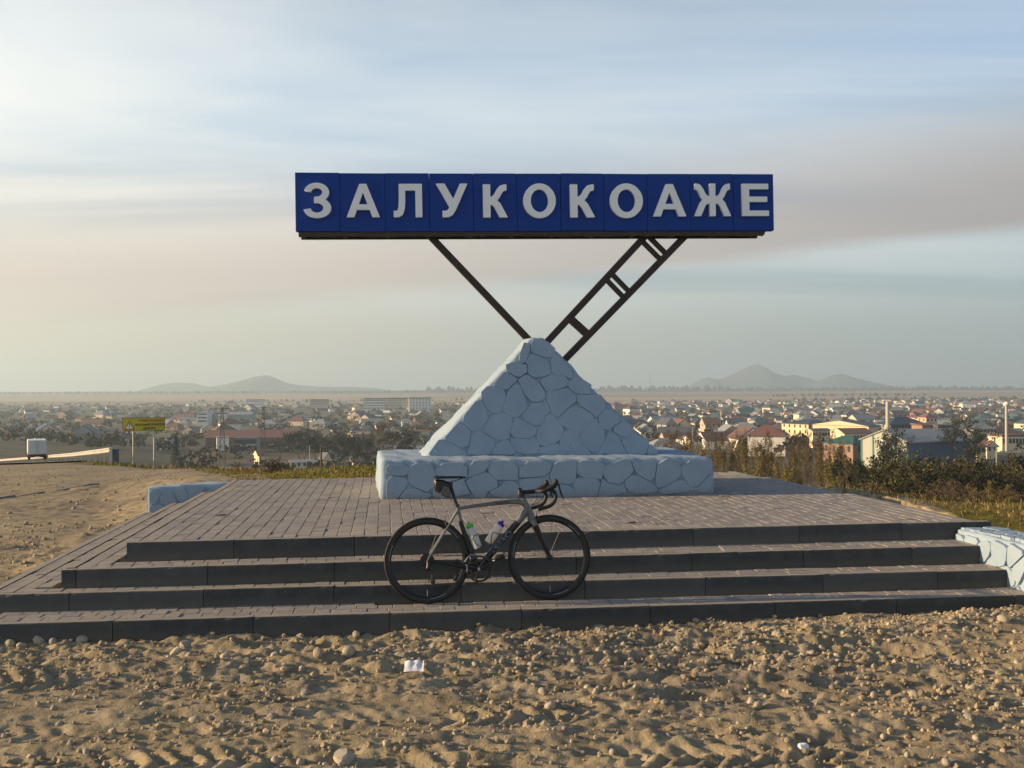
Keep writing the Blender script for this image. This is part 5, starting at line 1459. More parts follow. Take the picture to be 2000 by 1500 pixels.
MB().cbox(-W2 + .05, W2 - .05, 4.35, 6.0, 0.45, TH * .78, 0.08).build('cab', TWH, truck)
# ================================================================== TREES
BARK = plain('grey_bark', (0.115, 0.095, 0.075), 0.9, 0.3, 2)
BARKP = plain('pale_bark', (0.26, 0.22, 0.15), 0.9, 0.3, 2)
CROWN_TAN = mat_leaf('dry_tan_foliage', [(0, (0.060, 0.048, 0.026)), (0.5, (0.125, 0.098, 0.045)), (0.85, (0.20, 0.155, 0.055)), (1, (0.28, 0.21, 0.08))])
CROWN_DARK = mat_leaf('dark_foliage', [(0, (0.014, 0.018, 0.013)), (0.5, (0.028, 0.032, 0.020)), (0.85, (0.050, 0.046, 0.026)), (1, (0.085, 0.066, 0.032))])
CROWN_BRN = mat_leaf('brown_twigs', [(0, (0.050, 0.036, 0.026)), (0.6, (0.095, 0.068, 0.046)), (1, (0.16, 0.115, 0.07))])
CROWN_GRN = mat_leaf('green_yellow_foliage', [(0, (0.030, 0.036, 0.016)), (0.6, (0.066, 0.064, 0.026)), (1, (0.13, 0.105, 0.036))])
CROWN_YEL = mat_leaf('yellow_foliage', [(0, (0.10, 0.085, 0.022)), (0.6, (0.20, 0.165, 0.05)), (1, (0.32, 0.25, 0.08))])
CROWN_CON = mat_leaf('conifer_needles', [(0, (0.012, 0.022, 0.018)), (1, (0.035, 0.05, 0.032))])
def tree_proto(seed, H, spread, trunk_r, kind, crown_mat, bark, leaf, nleaf, fork=1):
    """returns (trunk mesh, crown mesh): limbs grown from a tapered trunk, twigs and leaf-sized faces spread through the crown"""
    rg = random.Random(seed); tk = MB(); cv = []; cf = []; cr = []
    tips = []
    def limb(p, d, L, r, lev):
        n = 4; pts = [p]; q = p.copy(); dd = d.copy()
        for k in range(n):
            dd = (dd + Vector((rg.gauss(0, .10), rg.gauss(0, .10), rg.gauss(0, .05) + (0.10 if kind == 'poplar' else 0.03)))).normalized()
            q = q + dd * (L / n); pts.append(q.copy())
        rad = [r * (1 - 0.62 * k / n) for k in range(n + 1)]
        (tk if lev < 2 else tw).tube(pts, rad, 6 if lev == 0 else 4, cap=False)
        tips.extend(pts[2:] if lev else pts[3:])
        if lev >= 3: return
        nb = (7 if kind == 'poplar' else 5) if lev == 0 else 3
        for b in range(nb):
            t = rg.uniform(0.28, 1.0) if lev == 0 else rg.uniform(0.35, 1.0)
            i = min(int(t * n), n - 1); bp = pts[i] + (pts[i + 1] - pts[i]) * (t * n - i)
            az = rg.uniform(0, 6.28); up = (1.5 if kind == 'poplar' else 0.55) + rg.uniform(-.2, .4)
            nd = Vector((cos(az), sin(az), up)).normalized()
            limb(bp, nd, L * (0.42 if lev == 0 else 0.6) * rg.uniform(.7, 1.2) * (spread if lev == 0 else 1), max(0.012, r * 0.42), lev + 1)
    tw = MB()
    for k in range(fork):
        a = rg.uniform(0, 6.28); o_ = 0.0 if fork == 1 else 0.25
        limb(Vector((cos(a) * o_, sin(a) * o_, -0.4)), Vector((cos(a) * .25 * (fork > 1), sin(a) * .25 * (fork > 1), 1)), H * (0.9 if fork == 1 else .75), trunk_r, 0)
    # twigs are part of the crown
    cv += tw.v; cf += tw.f; cr += [rg.random() * 0.5 for _ in tw.v]
    clump = {}
    for k in range(nleaf):
        t = tips[rg.randrange(len(tips))]
        tone = clump.setdefault(id(t), rg.random())
        s = leaf * rg.uniform(.5, 1.4); c_ = t + Vector((rg.gauss(0, 1), rg.gauss(0, 1), rg.gauss(0, 1))) * (leaf * 1.6)
        if c_.z < 0.1: continue
        n_ = Vector((rg.gauss(0, 1), rg.gauss(0, 1), rg.gauss(0, 1))).normalized(); u = n_.orthogonal().normalized(); v2 = n_.cross(u)
        b = len(cv); cv += [c_ - u * s, c_ - v2 * s * .5, c_ + u * s, c_ + v2 * s * .5]; cf.append((b, b + 1, b + 2, b + 3)); cr += [min(1, max(0, 0.65 * tone + 0.35 * rg.random()))] * 4
    tm = tk.mesh('trunk', [bark], True)
    cm = newmesh('crown', cv, cf, [crown_mat]); a = cm.attributes.new('rnd', 'FLOAT', 'POINT'); a.data.foreach_set('value', cr)
    return tm, cm
def conifer_proto(seed, H):
    rg = random.Random(seed); tk = MB().tube([(0, 0, -.4), (0, 0, H)], [0.2, 0.03], 6); cv = []; cf = []; cr = []
    for k in range(1500):
        z = H * (0.08 + 0.92 * rg.random() ** 1.3); r = (1 - z / H) * H * 0.24 * (0.55 + 0.45 * rg.random()); a = rg.uniform(0, 6.28)
        c_ = Vector((cos(a) * r, sin(a) * r, z)); s = 0.35 * rg.uniform(.6, 1.2)
        t_ = Vector((cos(a), sin(a), -.5)).normalized(); u = Vector((-sin(a), cos(a), 0))
        b = len(cv); cv += [c_ - t_ * s, c_ - u * s * .5, c_ + t_ * s, c_ + u * s * .5]; cf.append((b, b + 1, b + 2, b + 3)); cr += [rg.random()] * 4
    cm = newmesh('crown', cv, cf, [CROWN_CON]); at_ = cm.attributes.new('rnd', 'FLOAT', 'POINT'); at_.data.foreach_set('value', cr)
    return tk.mesh('trunk', [BARK], True), cm
PROTO = {
    'tan': [tree_proto(s, 13, 1.0, 0.16, 'poplar', CROWN_TAN, BARK, 0.13, 2600) for s in (1, 2, 3, 4)],
    'brown': [tree_proto(s, 10, 1.1, 0.14, 'poplar', CROWN_BRN, BARK, 0.12, 2200) for s in (5, 6)],
    'dark': [tree_proto(s, 7, 1.35, 0.16, 'round', CROWN_DARK, BARK, 0.17, 2800, 2) for s in (7, 8, 9)],
    'green': [tree_proto(s, 6, 1.2, 0.12, 'round', CROWN_GRN, BARK, 0.15, 2200, 2) for s in (10, 11)],
    'yellow': [tree_proto(s, 6, 0.7, 0.07, 'poplar', CROWN_YEL, BARKP, 0.10, 1000) for s in (12, 13)],
    'scrub': [tree_proto(s, 3.2, 1.0, 0.045, 'poplar', CROWN_BRN, BARKP, 0.07, 1300, 3) for s in (14, 15)],
    'bush': [tree_proto(16, 1.25, 1.3, 0.03, 'round', CROWN_BRN, BARK, 0.035, 900, 4)],
    'conifer': [conifer_proto(17, 13)]}
rt = random.Random(41)
PH = {}
for kd_, L_ in PROTO.items():
    for k_, (tm_, cm_) in enumerate(L_):
        zz = np.empty(len(cm_.vertices) * 3); cm_.vertices.foreach_get('co', zz); PH[(kd_, k_)] = float(np.percentile(zz[2::3], 99.3))
def tree(name, kind, px, Y, H, label, group=None, top_py=None, var=None, wide=1.0):
    """a tree at photograph column px and distance Y; H metres tall, or tall enough to reach photograph row top_py"""
    q = at(px, 760, Y); z = T1(q.x, Y) - 0.1
    if top_py is not None: H = at(px, top_py, Y).z - z
    k = rt.randrange(len(PROTO[kind])) if var is None else var
    tm, cm = PROTO[kind][k]
    base = PH[(kind, k)]
    s = H / base
    o = empty(name, (q.x, Y, z), rt.uniform(0, 6.28), label, 'tree' if kind != 'bush' else 'bush', group)
    sw = s * wide * rt.uniform(.88, 1.12); o.scale = (sw, sw, s)
    link('trunk', tm, o); link('crown', cm, o)
    return o
ORD = ['leftmost', 'second from left', 'third from left', 'fourth from left', 'fifth from left', 'sixth from left', 'seventh from left', 'eighth from left', 'ninth from left', 'tenth from left', 'eleventh from left', 'twelfth from left',
       'thirteenth from left', 'fourteenth from left', 'fifteenth from left', 'sixteenth from left', 'seventeenth from left', 'eighteenth from left', 'nineteenth from left', 'twentieth from left']
def ordinal(k, n):
    if n == 1: return 'the only one'
    if k == n - 1: return 'rightmost'
    if n - 1 - k < k and n - 1 - k < 8: return ORD[n - 1 - k].replace('left', 'right')
    return ORD[k] if k < len(ORD) else 'number %d from left' % (k + 1)
def row(name, kind, pxs, Yr, tops, phrase, group, wide=1.0):
    n = len(pxs)
    for k, px in enumerate(sorted(pxs)):
        tree(name, kind, px, rt.uniform(*Yr), None, '%s, %s' % (phrase, ordinal(k, n)), group, top_py=rt.uniform(*tops), wide=wide)
row('bare_poplar', 'tan', [1296 + 21 * k + rt.uniform(-6, 6) for k in range(17)], (118, 140), (846, 866), 'thin tan poplar in the row behind the plinth', 'tan poplars behind the plinth', 0.62)
row('bare_poplar', 'brown', [1305 + 30 * k + rt.uniform(-8, 8) for k in range(12)], (145, 175), (838, 856), 'brown leafless poplar behind the tan row', 'brown poplars behind the tan row', 0.7)
row('bare_poplar', 'tan', [1402 + 24 * k + rt.uniform(-7, 7) for k in range(11)], (92, 108), (868, 900), 'shorter tan tree beyond the right paving edge', 'tan trees beyond the right paving edge', 0.6)
row('thicket_tree', 'dark', [1668 + 25 * k + rt.uniform(-7, 7) for k in range(14)], (110, 140), (884, 906), 'dark dense tree in front of the blue hall', 'dark trees in front of the blue hall', 0.95)
row('thicket_tree', 'dark', [1655 + 29 * k + rt.uniform(-8, 8) for k in range(13)], (78, 98), (912, 940), 'dark low tree in the middle thicket', 'dark trees in the middle of the thicket', 0.95)
row('thicket_tree', 'brown', [1660 + 38 * k + rt.uniform(-9, 9) for k in range(10)], (100, 118), (892, 915), 'brown leafless tree among the dark thicket', 'brown trees among the thicket', 0.8)
row('scrub_tree', 'scrub', [1690 + 24 * k + rt.uniform(-7, 7) for k in range(14)], (58, 72), (940, 965), 'brown scrub at the foot of the thicket', 'scrub at the foot of the thicket', 1.1)
row('scrub_tree', 'scrub', [1850 + 19 * k + rt.uniform(-5, 5) for k in range(9)], (46, 56), (950, 975), 'thin pale scrub nearest the grassy bank at right', 'pale scrub near the grassy bank', 0.9)
for px, Y, top, lb in ((1727, 76, 918, 'rounded green tree in the shaded thicket, the brightest green one'), (1898, 104, 894, 'green tree below the right end of the blue hall'), (1958, 92, 905, 'green tree in the thicket at the far right'), (1792, 112, 893, 'olive tree below the middle of the blue hall')):
    tree('green_tree', 'green', px, Y, None, lb, None, top)
for px, Y, top, lb in ((1624, 84, 900, 'slim yellow poplar at the left edge of the thicket'), (1536, 88, 905, 'slim yellow sapling among the tan poplars, right of centre'), (1940, 52, 938, 'yellow sapling nearest the grassy bank'), (1900, 56, 950, 'small yellow sapling left of the nearest one'), (1974, 60, 945, 'yellow sapling at the right edge of the picture'), (1466, 90, 905, 'slim yellow sapling nearest the plinth')):
    tree('yellow_sapling', 'yellow', px, Y, None, lb, 'yellow saplings', top, wide=0.85)
q = tree('brow_bush', 'bush', 540, 21.5, 0.62, 'leafless dark bush on the brow of the hill left of the plinth', None); q.scale = (0.5, 0.5, 0.42)
for px, Y, top, kind, lb in ((343, 380, 850, 'conifer', 'dark conifer standing alone right of the warning board'), (590, 470, 838, 'dark', 'dark tree left of the pair in front of the white flat building'), (648, 460, 842, 'dark', 'dark tree in the middle of the left valley'), (614, 480, 846, 'dark', 'dark tree between the two others in the left valley'), (680, 430, 850, 'dark', 'low dark tree left of the tall poplars'), (705, 425, 855, 'dark', 'low dark tree just left of the tall poplars'),
                            (722, 440, 824, 'brown', 'leftmost tall poplar in the hazy valley left of the pyramid'), (737, 445, 822, 'tan', 'second tall poplar in the hazy valley left of the pyramid'), (752, 440, 823, 'tan', 'third tall poplar in the hazy valley left of the pyramid'), (766, 450, 825, 'brown', 'rightmost tall poplar in the hazy valley left of the pyramid'), (782, 430, 842, 'dark', 'dark tree right of the tall hazy poplars'),
                            (1885, 330, 834, 'dark', 'dark tree between the brick block and the pedimented house'), (1862, 350, 838, 'dark', 'dark tree right of the dark brick block'), (1730, 330, 838, 'dark', 'dark tree at the foot of the tall chimney'), (1870, 480, 814, 'green', 'yellow green tree above the dark brick block'), (1342, 300, 838, 'brown', 'rounded brown tree above the tan poplars'), (1330, 290, 842, 'brown', 'brown tree left of the rounded brown tree')):
    tree('valley_tree', kind, px, Y, None, lb, None, top, wide=(0.8 if kind in ('tan', 'brown') else 1.1))

# ================================================================== BUILDINGS IN THE VALLEY
def flat_mat(name, c_, r=0.8): return plain(name, c_, r, 0.10, 0.5)
W_CREAM = flat_mat('cream_wall', (0.68, 0.59, 0.43)); W_WHITE = flat_mat('white_wall', (0.76, 0.74, 0.70)); W_BRICK = flat_mat('brick_wall', (0.29, 0.19, 0.135)); W_GREY = flat_mat('grey_wall', (0.33, 0.33, 0.33)); W_YEL = flat_mat('yellow_wall', (0.62, 0.53, 0.35))
W_PINK = flat_mat('pink_wall', (0.50, 0.38, 0.31)); W_BLUE = flat_mat('blue_clad_wall', (0.085, 0.125, 0.205)); W_PALE = flat_mat('pale_green_wall', (0.36, 0.38, 0.33)); W_TEAL = flat_mat('teal_trim', (0.04, 0.17, 0.17)); W_DARK = flat_mat('dark_brick_wall', (0.12, 0.085, 0.07))
R_SLATE = flat_mat('slate_roof', (0.075, 0.085, 0.105), 0.6); R_BROWN = flat_mat('brown_roof', (0.15, 0.085, 0.065), 0.7); R_RED = flat_mat('red_roof', (0.20, 0.095, 0.08), 0.6); R_GREY = flat_mat('grey_roof', (0.27, 0.28, 0.29), 0.5); R_GREEN = flat_mat('green_roof', (0.03, 0.105, 0.085), 0.5); R_NAVY = flat_mat('navy_roof', (0.030, 0.045, 0.085), 0.5)
GLASS = plain('window_glass', (0.03, 0.035, 0.045), 0.25, 0.2, 0.4)
def roof_geo(m, w_, d, h, rh, kind, ov=0.5):
    a, b, c_, e = -w_ / 2 - ov, w_ / 2 + ov, -ov, d + ov; t = 0.18
    if kind == 'flat': m.box(a + ov * .6, b - ov * .6, c_ + ov * .6, e - ov * .6, h + 0.002, h + rh); return
    if kind == 'gable_x':   # ridge along x
        y = d / 2; lo = [(a, c_, h), (b, c_, h), (b, e, h), (a, e, h)]; tp = [(a, y, h + rh), (b, y, h + rh)]
        m.add(lo + tp + [(x, yy, z - t) for x, yy, z in lo], [(0, 1, 5, 4), (2, 3, 4, 5), (3, 0, 4), (1, 2, 5), (6, 9, 8, 7), (0, 6, 7, 1), (1, 7, 8, 2), (2, 8, 9, 3), (3, 9, 6, 0)]); return
    if kind == 'gable_y':
        lo = [(a, c_, h), (b, c_, h), (b, e, h), (a, e, h)]; tp = [(0, c_, h + rh), (0, e, h + rh)]
        m.add(lo + tp + [(x, yy, z - t) for x, yy, z in lo], [(0, 4, 5, 3), (1, 2, 5, 4), (0, 1, 4), (2, 3, 5), (6, 9, 8, 7), (0, 6, 7, 1), (1, 7, 8, 2), (2, 8, 9, 3), (3, 9, 6, 0)]); return
    if kind == 'shed':
        lo = [(a, c_, h), (b, c_, h), (b, e, h), (a, e, h)]; up = [(a, c_, h + .2), (b, c_, h + .2), (b, e, h + rh), (a, e, h + rh)]
        m.hexa(lo + up); return
    r = min(w_, d) * 0.42
    if w_ >= d: tp = [(-w_ / 2 + r, d / 2, h + rh), (w_ / 2 - r, d / 2, h + rh)]; fs = [(0, 1, 5, 4), (1, 2, 5), (2, 3, 4, 5), (3, 0, 4)]
    else: tp = [(0, r, h + rh), (0, d - r, h + rh)]; fs = [(0, 1, 4), (1, 2, 5, 4), (2, 3, 5), (3, 0, 4, 5)]
    lo = [(a, c_, h), (b, c_, h), (b, e, h), (a, e, h)]
    m.add(lo + tp + [(x, yy, z - t) for x, yy, z in lo], fs + [(6, 9, 8, 7), (0, 6, 7, 1), (1, 7, 8, 2), (2, 8, 9, 3), (3, 9, 6, 0)])
def wall_geo(m, w_, d, h, rh, kind, gab=True):
    m.box(-w_ / 2, w_ / 2, 0, d, -2.5, h - 0.02)
    if kind == 'gable_y':
        for y0, y1 in ((-0.48, -0.40), (d + 0.40, d + 0.48)): m.add([(-w_ / 2, y0 + .4 * (y0 < 0), h), (w_ / 2, y0 + .4 * (y0 < 0), h), (0, y0 + .4 * (y0 < 0), h + rh - .3)], [(0, 1, 2)])
    if kind == 'gable_x':
        for x in (-w_ / 2 - .02, w_ / 2 + .02): m.add([(x, 0, h), (x, d, h), (x, d / 2, h + rh - .3)], [(0, 1, 2), (2, 1, 0)])
WIN = {}
def win_mesh(w_, h):
    k = (round(w_, 1), round(h, 1))
    if k not in WIN: WIN[k] = MB().box(-w_ / 2, w_ / 2, -0.06, 0.10, 0, h).mesh('window', [GLASS])
    return WIN[k]
def building(name, label, cat, px0, px1, py_base, py_eave, py_ridge, Y, depth, roof, wall, rmat, rows=0, cols=0, yaw=0.0, side=0, group=None, wsize=(1.0, 1.4), wid=None, open_gable=False, front_mat=None):
    a = at(px0, py_base, Y); b = at(px1, py_base, Y); wd = wid or (b.x - a.x)
    zg = a.z; h = at(px0, py_eave, Y).z - zg; rh = max(0.3, at(px0, py_ridge, Y).z - at(px0, py_eave, Y).z)
    o = empty(name, ((a.x + b.x) / 2, Y, zg), yaw, label, cat, group)
    m = MB(); m.box(-wd / 2, wd / 2, 0, depth, -12, h - 0.02)
    m.build('wall', wall, o)
    m = MB(); roof_geo(m, wd, depth, h, rh, roof); m.build('roof', rmat, o)
    if roof == 'gable_y':
        m = MB(); m.add([(-wd / 2, -.53, h - .1), (wd / 2, -.53, h - .1), (0, -.53, h + rh - .25), (-wd / 2, -.5, h - .1), (wd / 2, -.5, h - .1), (0, -.5, h + rh - .25)], [(0, 1, 2), (5, 4, 3), (0, 3, 4, 1), (1, 4, 5, 2), (2, 5, 3, 0)]); m.build('gable', wall, o)
    if roof == 'gable_x':
        m = MB(); x = -wd / 2 - .53; m.add([(x, 0, h - .1), (x, depth, h - .1), (x, depth / 2, h + rh - .25), (x + .03, 0, h - .1), (x + .03, depth, h - .1), (x + .03, depth / 2, h + rh - .25)], [(2, 1, 0), (3, 4, 5), (0, 1, 4, 3), (1, 2, 5, 4), (2, 0, 3, 5)]); m.build('gable', wall, o)
    for r_ in range(rows):
        zz = h * (r_ + 0.32) / max(rows, 1)
        for c_ in range(cols): link('window', win_mesh(*wsize), o, (-wd / 2 + wd * (c_ + .5) / cols, 0, zz))
        for c_ in range(side): link('window', win_mesh(*wsize), o, (-wd / 2, depth * (c_ + .5) / side, zz), (0, 0, -pi / 2))
    return o
# ---- the blue sports hall
hc = at(1775, 889, 330.0); hall_yaw = radians(23)
hall = empty('sports_hall', (hc.x, 330.0, hc.z), hall_yaw, 'large blue clad hall with a pale grey roof behind the thicket', 'hall')
HE = at(1775, 862.5, 330).z - hc.z; HL, HWd, HR = 30.0, 22.0, 3.6
MB().box(0, HL, 0, HWd, -8, HE).build('wall', W_BLUE, hall)
m = MB(); m.add([(-.12, 0, -8), (-.12, HWd, -8), (-.12, HWd, HE), (-.12, HWd / 2, HE + HR - .3), (-.12, 0, HE), (0, 0, -8), (0, HWd, -8), (0, HWd, HE), (0, HWd / 2, HE + HR - .3), (0, 0, HE)], [(4, 3, 2, 1, 0), (0, 1, 6, 5), (1, 2, 7, 6), (2, 3, 8, 7), (3, 4, 9, 8), (4, 0, 5, 9)]); m.build('gable_wall', W_PALE, hall)
for y in (0.35, HWd * .27, HWd * .5, HWd * .73, HWd - .35):
    hh = HE + HR * (1 - abs(y - HWd / 2) / (HWd / 2)) - .35; MB().box(-.30, -.125, y - .32, y + .32, -8, hh).build('trim_column', W_TEAL, hall)
m = MB(); t_ = .35
for s in (0, 1):
    y0, y1 = (-.6, HWd / 2) if s == 0 else (HWd + .6, HWd / 2)
    z0_, z1_ = HE - .15, HE + HR
    m.add([(-.7, y0, z0_), (HL + .5, y0, z0_), (HL + .5, y1, z1_), (-.7, y1, z1_), (-.7, y0, z0_ - t_), (HL + .5, y0, z0_ - t_), (HL + .5, y1, z1_ - t_), (-.7, y1, z1_ - t_)], [(0, 1, 2, 3), (7, 6, 5, 4), (0, 4, 5, 1), (1, 5, 6, 2), (3, 2, 6, 7), (0, 3, 7, 4)])
m.build('roof', R_GREY, hall)
for x in (0.6, 9.5, 19.5, 29.5): MB().box(x - .12, x + .12, -.10, -.005, -8, HE - .5).build('wall_seam', W_DARK if x > 1 else W_TEAL, hall)
sh = [(-1.1, 1.5), (-1.1, .2), (-.6, -.8), (0, -1.3), (.6, -.8), (1.1, .2), (1.1, 1.5)]
for k, (sc, mt_, xx) in enumerate(((1.0, W_WHITE, -.36), (.55, INK, -.42))):
    m = MB(); nn_ = len(sh); m.add([(xx, HWd / 2 + a_ * sc, HE * .72 + b_ * sc) for a_, b_ in sh] + [(xx + .05, HWd / 2 + a_ * sc, HE * .72 + b_ * sc) for a_, b_ in sh], [tuple(range(nn_))] + [(j, nn_ + j, nn_ + (j + 1) % nn_, (j + 1) % nn_) for j in range(nn_)]); m.build('emblem', mt_, hall)
B = building
B('brick_house', 'orange brick house with a green hipped roof left of the blue hall', 'house', 1657, 1722, 890, 867, 852, 372, 15, 'hip', W_BRICK, R_GREEN, 1, 2, radians(28), 4, wsize=(1.2, 2.2))
B('school_building', 'long cream building with a brown roof above the green roof', 'building', 1648, 1704, 862, 846, 837, 440, 12, 'gable_x', W_CREAM, R_BROWN, 1, 9, radians(8), 2, wsize=(0.9, 1.5))
B('school_building', 'three storey yellow building with a navy roof above the poplars', 'building', 1572, 1640, 850, 828, 820, 540, 22, 'hip', W_YEL, R_NAVY, 2, 8, radians(24), 5, wsize=(1.1, 1.6))
B('long_house', 'low cream building with windows in front of the yellow one', 'house', 1587, 1622, 856, 840, 837, 470, 8, 'gable_x', W_CREAM, R_SLATE, 1, 6, radians(6), 2)
B('yellow_hall', 'dark roofed hall with a bright yellow gable left of the chimney', 'hall', 1690, 1728, 852, 832, 822, 480, 34, 'gable_x', W_YEL, R_NAVY, 0, 0, radians(32), 0)
B('long_building', 'long grey building with a navy roof and window rows by the chimney', 'building', 1738, 1812, 850, 829, 815, 500, 16, 'hip', W_GREY, R_NAVY, 2, 13, radians(4), 3, wsize=(1.2, 1.8))
B('brick_block', 'orange brick house with a sloping roof above the blue hall', 'house', 1801, 1831, 852, 831, 827, 450, 10, 'shed', W_BRICK, R_BROWN, 1, 3, radians(5), 2)
B('dark_brick_block', 'dark brick block with few windows right of the orange one', 'building', 1832, 1866, 856, 832, 830, 445, 12, 'flat', W_DARK, R_SLATE, 2, 4, radians(3), 2)
B('red_roofed_shed', 'long shed with a bright red roof right of the chimney', 'shed', 1742, 1790, 858, 849, 841, 420, 9, 'gable_x', W_PINK, R_RED, 0, 0, radians(3), 0)
B('white_shed', 'white house with wide front just above the hall roof', 'house', 1752, 1812, 870, 856, 848, 395, 9, 'gable_x', W_WHITE, R_SLATE, 1, 3, radians(8), 1)
B('pedimented_house', 'grey building with a triangular pediment left of the lamp mast', 'building', 1902, 1946, 856, 838, 827, 490, 26, 'gable_y', W_GREY, R_SLATE, 2, 7, radians(-6), 0, wsize=(0.9, 1.5))
B('cream_building', 'cream building with a row of tall windows at the right edge', 'building', 1957, 2010, 872, 853, 849, 425, 12, 'flat', W_CREAM, R_BROWN, 1, 8, radians(2), 1, wsize=(1.1, 2.0))
B('yellow_house', 'yellow house right of the blue hall', 'house', 1908, 1926, 888, 872, 864, 370, 10, 'gable_x', W_YEL, R_BROWN, 1, 2, radians(6), 1)
B('brown_roofed_house', 'cream gabled house with a brown roof behind the yellow house', 'house', 1926, 1950, 884, 872, 861, 385, 9, 'gable_y', W_CREAM, R_BROWN, 1, 2, radians(14), 1)
B('red_roofed_house', 'tall house with a red hipped roof above the long navy roof', 'house', 1808, 1832, 826, 815, 807, 640, 10, 'hip', W_PINK, R_RED, 1, 3, radians(10), 2)
B('red_roofed_house', 'low house with a dull red roof above the tan poplars', 'house', 1377, 1410, 836, 829, 817, 640, 12, 'gable_x', W_PINK, R_BROWN, 1, 3, radians(5), 1)
B('steep_gabled_house', 'slate gabled house with white eaves right of the pyramid', 'house', 1300, 1322, 836, 829, 816, 600, 11, 'gable_y', W_GREY, R_SLATE, 1, 2, radians(22), 1)
B('long_cream_house', 'long low cream house behind the brown poplars', 'house', 1347, 1372, 866, 857, 851, 430, 7, 'gable_x', W_CREAM, R_BROWN, 1, 3, radians(10), 1)
B('long_cream_house', 'small cream cottage in the hollow right of the pyramid', 'house', 1251, 1262, 850, 843, 838, 480, 7, 'gable_x', W_CREAM, R_SLATE, 1, 1, radians(20), 1)
B('school_building', 'very long low school with a dull red roof in the left valley', 'building', 402, 578, 878, 855, 841, 560, 18, 'gable_x', W_DARK, R_RED, 1, 20, radians(2), 2, wsize=(1.4, 1.8))
B('white_annex', 'bright white block in front of the red roofed school', 'building', 424, 447, 884, 855, 853, 540, 8, 'flat', W_WHITE, R_GREY, 1, 2, radians(18), 1)
B('glazed_annex', 'blue grey glazed wing in front of the red roofed school', 'building', 459, 500, 886, 857, 855, 530, 10, 'flat', W_GREY, R_SLATE, 2, 7, radians(4), 2, wsize=(2.0, 2.4))
B('flat_roofed_house', 'pale flat roofed house with three dark windows left of the trees', 'house', 553, 584, 866, 847, 844, 590, 11, 'flat', W_WHITE, R_SLATE, 1, 3, radians(2), 1, wsize=(1.6, 1.6))
B('panel_block', 'sunlit white block with window bands left of the lattice pylons', 'building', 385, 405, 826, 806, 805, 940, 40, 'flat', W_WHITE, R_GREY, 3, 1, radians(4), 0, wsize=(8.0, 1.3))
B('long_grey_hall', 'long grey hall behind the two lattice pylons', 'hall', 405, 490, 824, 810, 805, 960, 20, 'gable_x', W_GREY, R_GREY, 0, 0, radians(2), 0)
B('white_block', 'small white block at the foot of the left pylon', 'building', 426, 439, 820, 808, 806, 900, 10, 'flat', W_WHITE, R_SLATE, 1, 3, radians(4), 1)
for k, (a_, b_) in enumerate(((710, 753), (756, 794), (799, 842))):
    B('apartment_block', 'pale five storey apartment block in the haze, %s of three' % ('leftmost', 'middle one', 'rightmost')[k], 'apartment block', a_, b_, 800, 780 - k * .8, 778 - k * .8, 1500, 14, 'flat', (W_WHITE, W_CREAM, W_WHITE)[k], R_SLATE, 4, (12, 8, 7)[k], radians((2, 3, 14)[k]), 2, group='apartment blocks in the haze', wsize=(1.6, 1.7))
B('pink_school', 'long pink sunlit building left of the apartment blocks', 'building', 605, 640, 791, 782, 780, 1700, 14, 'flat', W_PINK, R_RED, 2, 10, 0, 0, wsize=(1.6, 1.6))
B('white_tower_house', 'white three storey block above the right lattice pylon', 'building', 481, 512, 792, 782, 780, 1700, 14, 'flat', W_WHITE, R_GREY, 2, 8, 0, 0, wsize=(1.6, 1.6))
B('white_house', 'white house with a dark roof just left of the pyramid foot', 'house', 769, 827, 886, 869, 861, 520, 10, 'hip', W_WHITE, R_SLATE, 1, 6, radians(4), 2)
B('pink_house', 'pinkish house half hidden by the left slope of the pyramid', 'house', 826, 848, 882, 866, 862, 560, 10, 'hip', W_PINK, R_BROWN, 1, 3, radians(4), 1)
B('green_roofed_barn', 'long grey barn left of the white house with a dark roof', 'barn', 736, 770, 884, 866, 861, 560, 10, 'gable_x', W_GREY, R_BROWN, 1, 4, radians(4), 0)
B('steep_gabled_house', 'white steep gabled house nearest the brow, left of the plinth', 'house', 690, 712, 912, 900, 885, 430, 13, 'gable_y', W_WHITE, R_SLATE, 1, 2, radians(18), 1)
B('steep_gabled_house', 'cream gabled house on the brow beside the utility pole', 'house', 633, 648, 910, 899, 884, 440, 12, 'gable_y', W_CREAM, R_SLATE, 1, 1, radians(22), 1)
B('long_cream_house', 'long low cream house on the brow right of the bush', 'house', 568, 622, 914, 903, 898, 410, 7, 'gable_x', W_CREAM, R_GREY, 1, 5, radians(14), 1)
B('yellow_house', 'sunlit cream house behind the leafless bush', 'house', 506, 524, 910, 890, 880, 420, 10, 'gable_x', W_CREAM, R_BROWN, 1, 2, radians(26), 2)
B('grey_barn', 'low grey barn with a pale roof above the gabled houses', 'barn', 640, 680, 892, 884, 878, 470, 10, 'gable_x', W_GREY, R_GREY, 0, 0, radians(10), 0)

# ---- masts, poles, pylons
POLE = plain('concrete_pole', (0.42, 0.40, 0.36), 0.7, 0.1, 1); WOODP = plain('wood_pole', (0.10, 0.085, 0.07), 0.85, 0.2, 1)
p = at(1734, 845, 420); o = MB().lathe([(0.95, -6), (0.80, at(1734, 785, 420).z - p.z), (0.5, at(1734, 785, 420).z - p.z + .1)], 16).build('chimney', POLE, None, 'auto', loc=p); tag(o, 'tall pale boiler chimney above the yellow hall', 'chimney')
p = at(1966, 852, 400); top = at(1966, 794, 400).z - p.z
o = empty('lamp_mast', p, 0, 'tall lamp mast with a round head at the far right', 'mast'); MB().lathe([(0.62, -6), (0.50, top)], 12).build('pole', POLE, o, 'auto'); MB().lathe([(0.5, top), (1.1, top + .5), (1.3, top + 1.0), (0.9, top + 1.7), (0.3, top + 2.0)], 12).build('lamp_head', W_WHITE, o, 'auto')
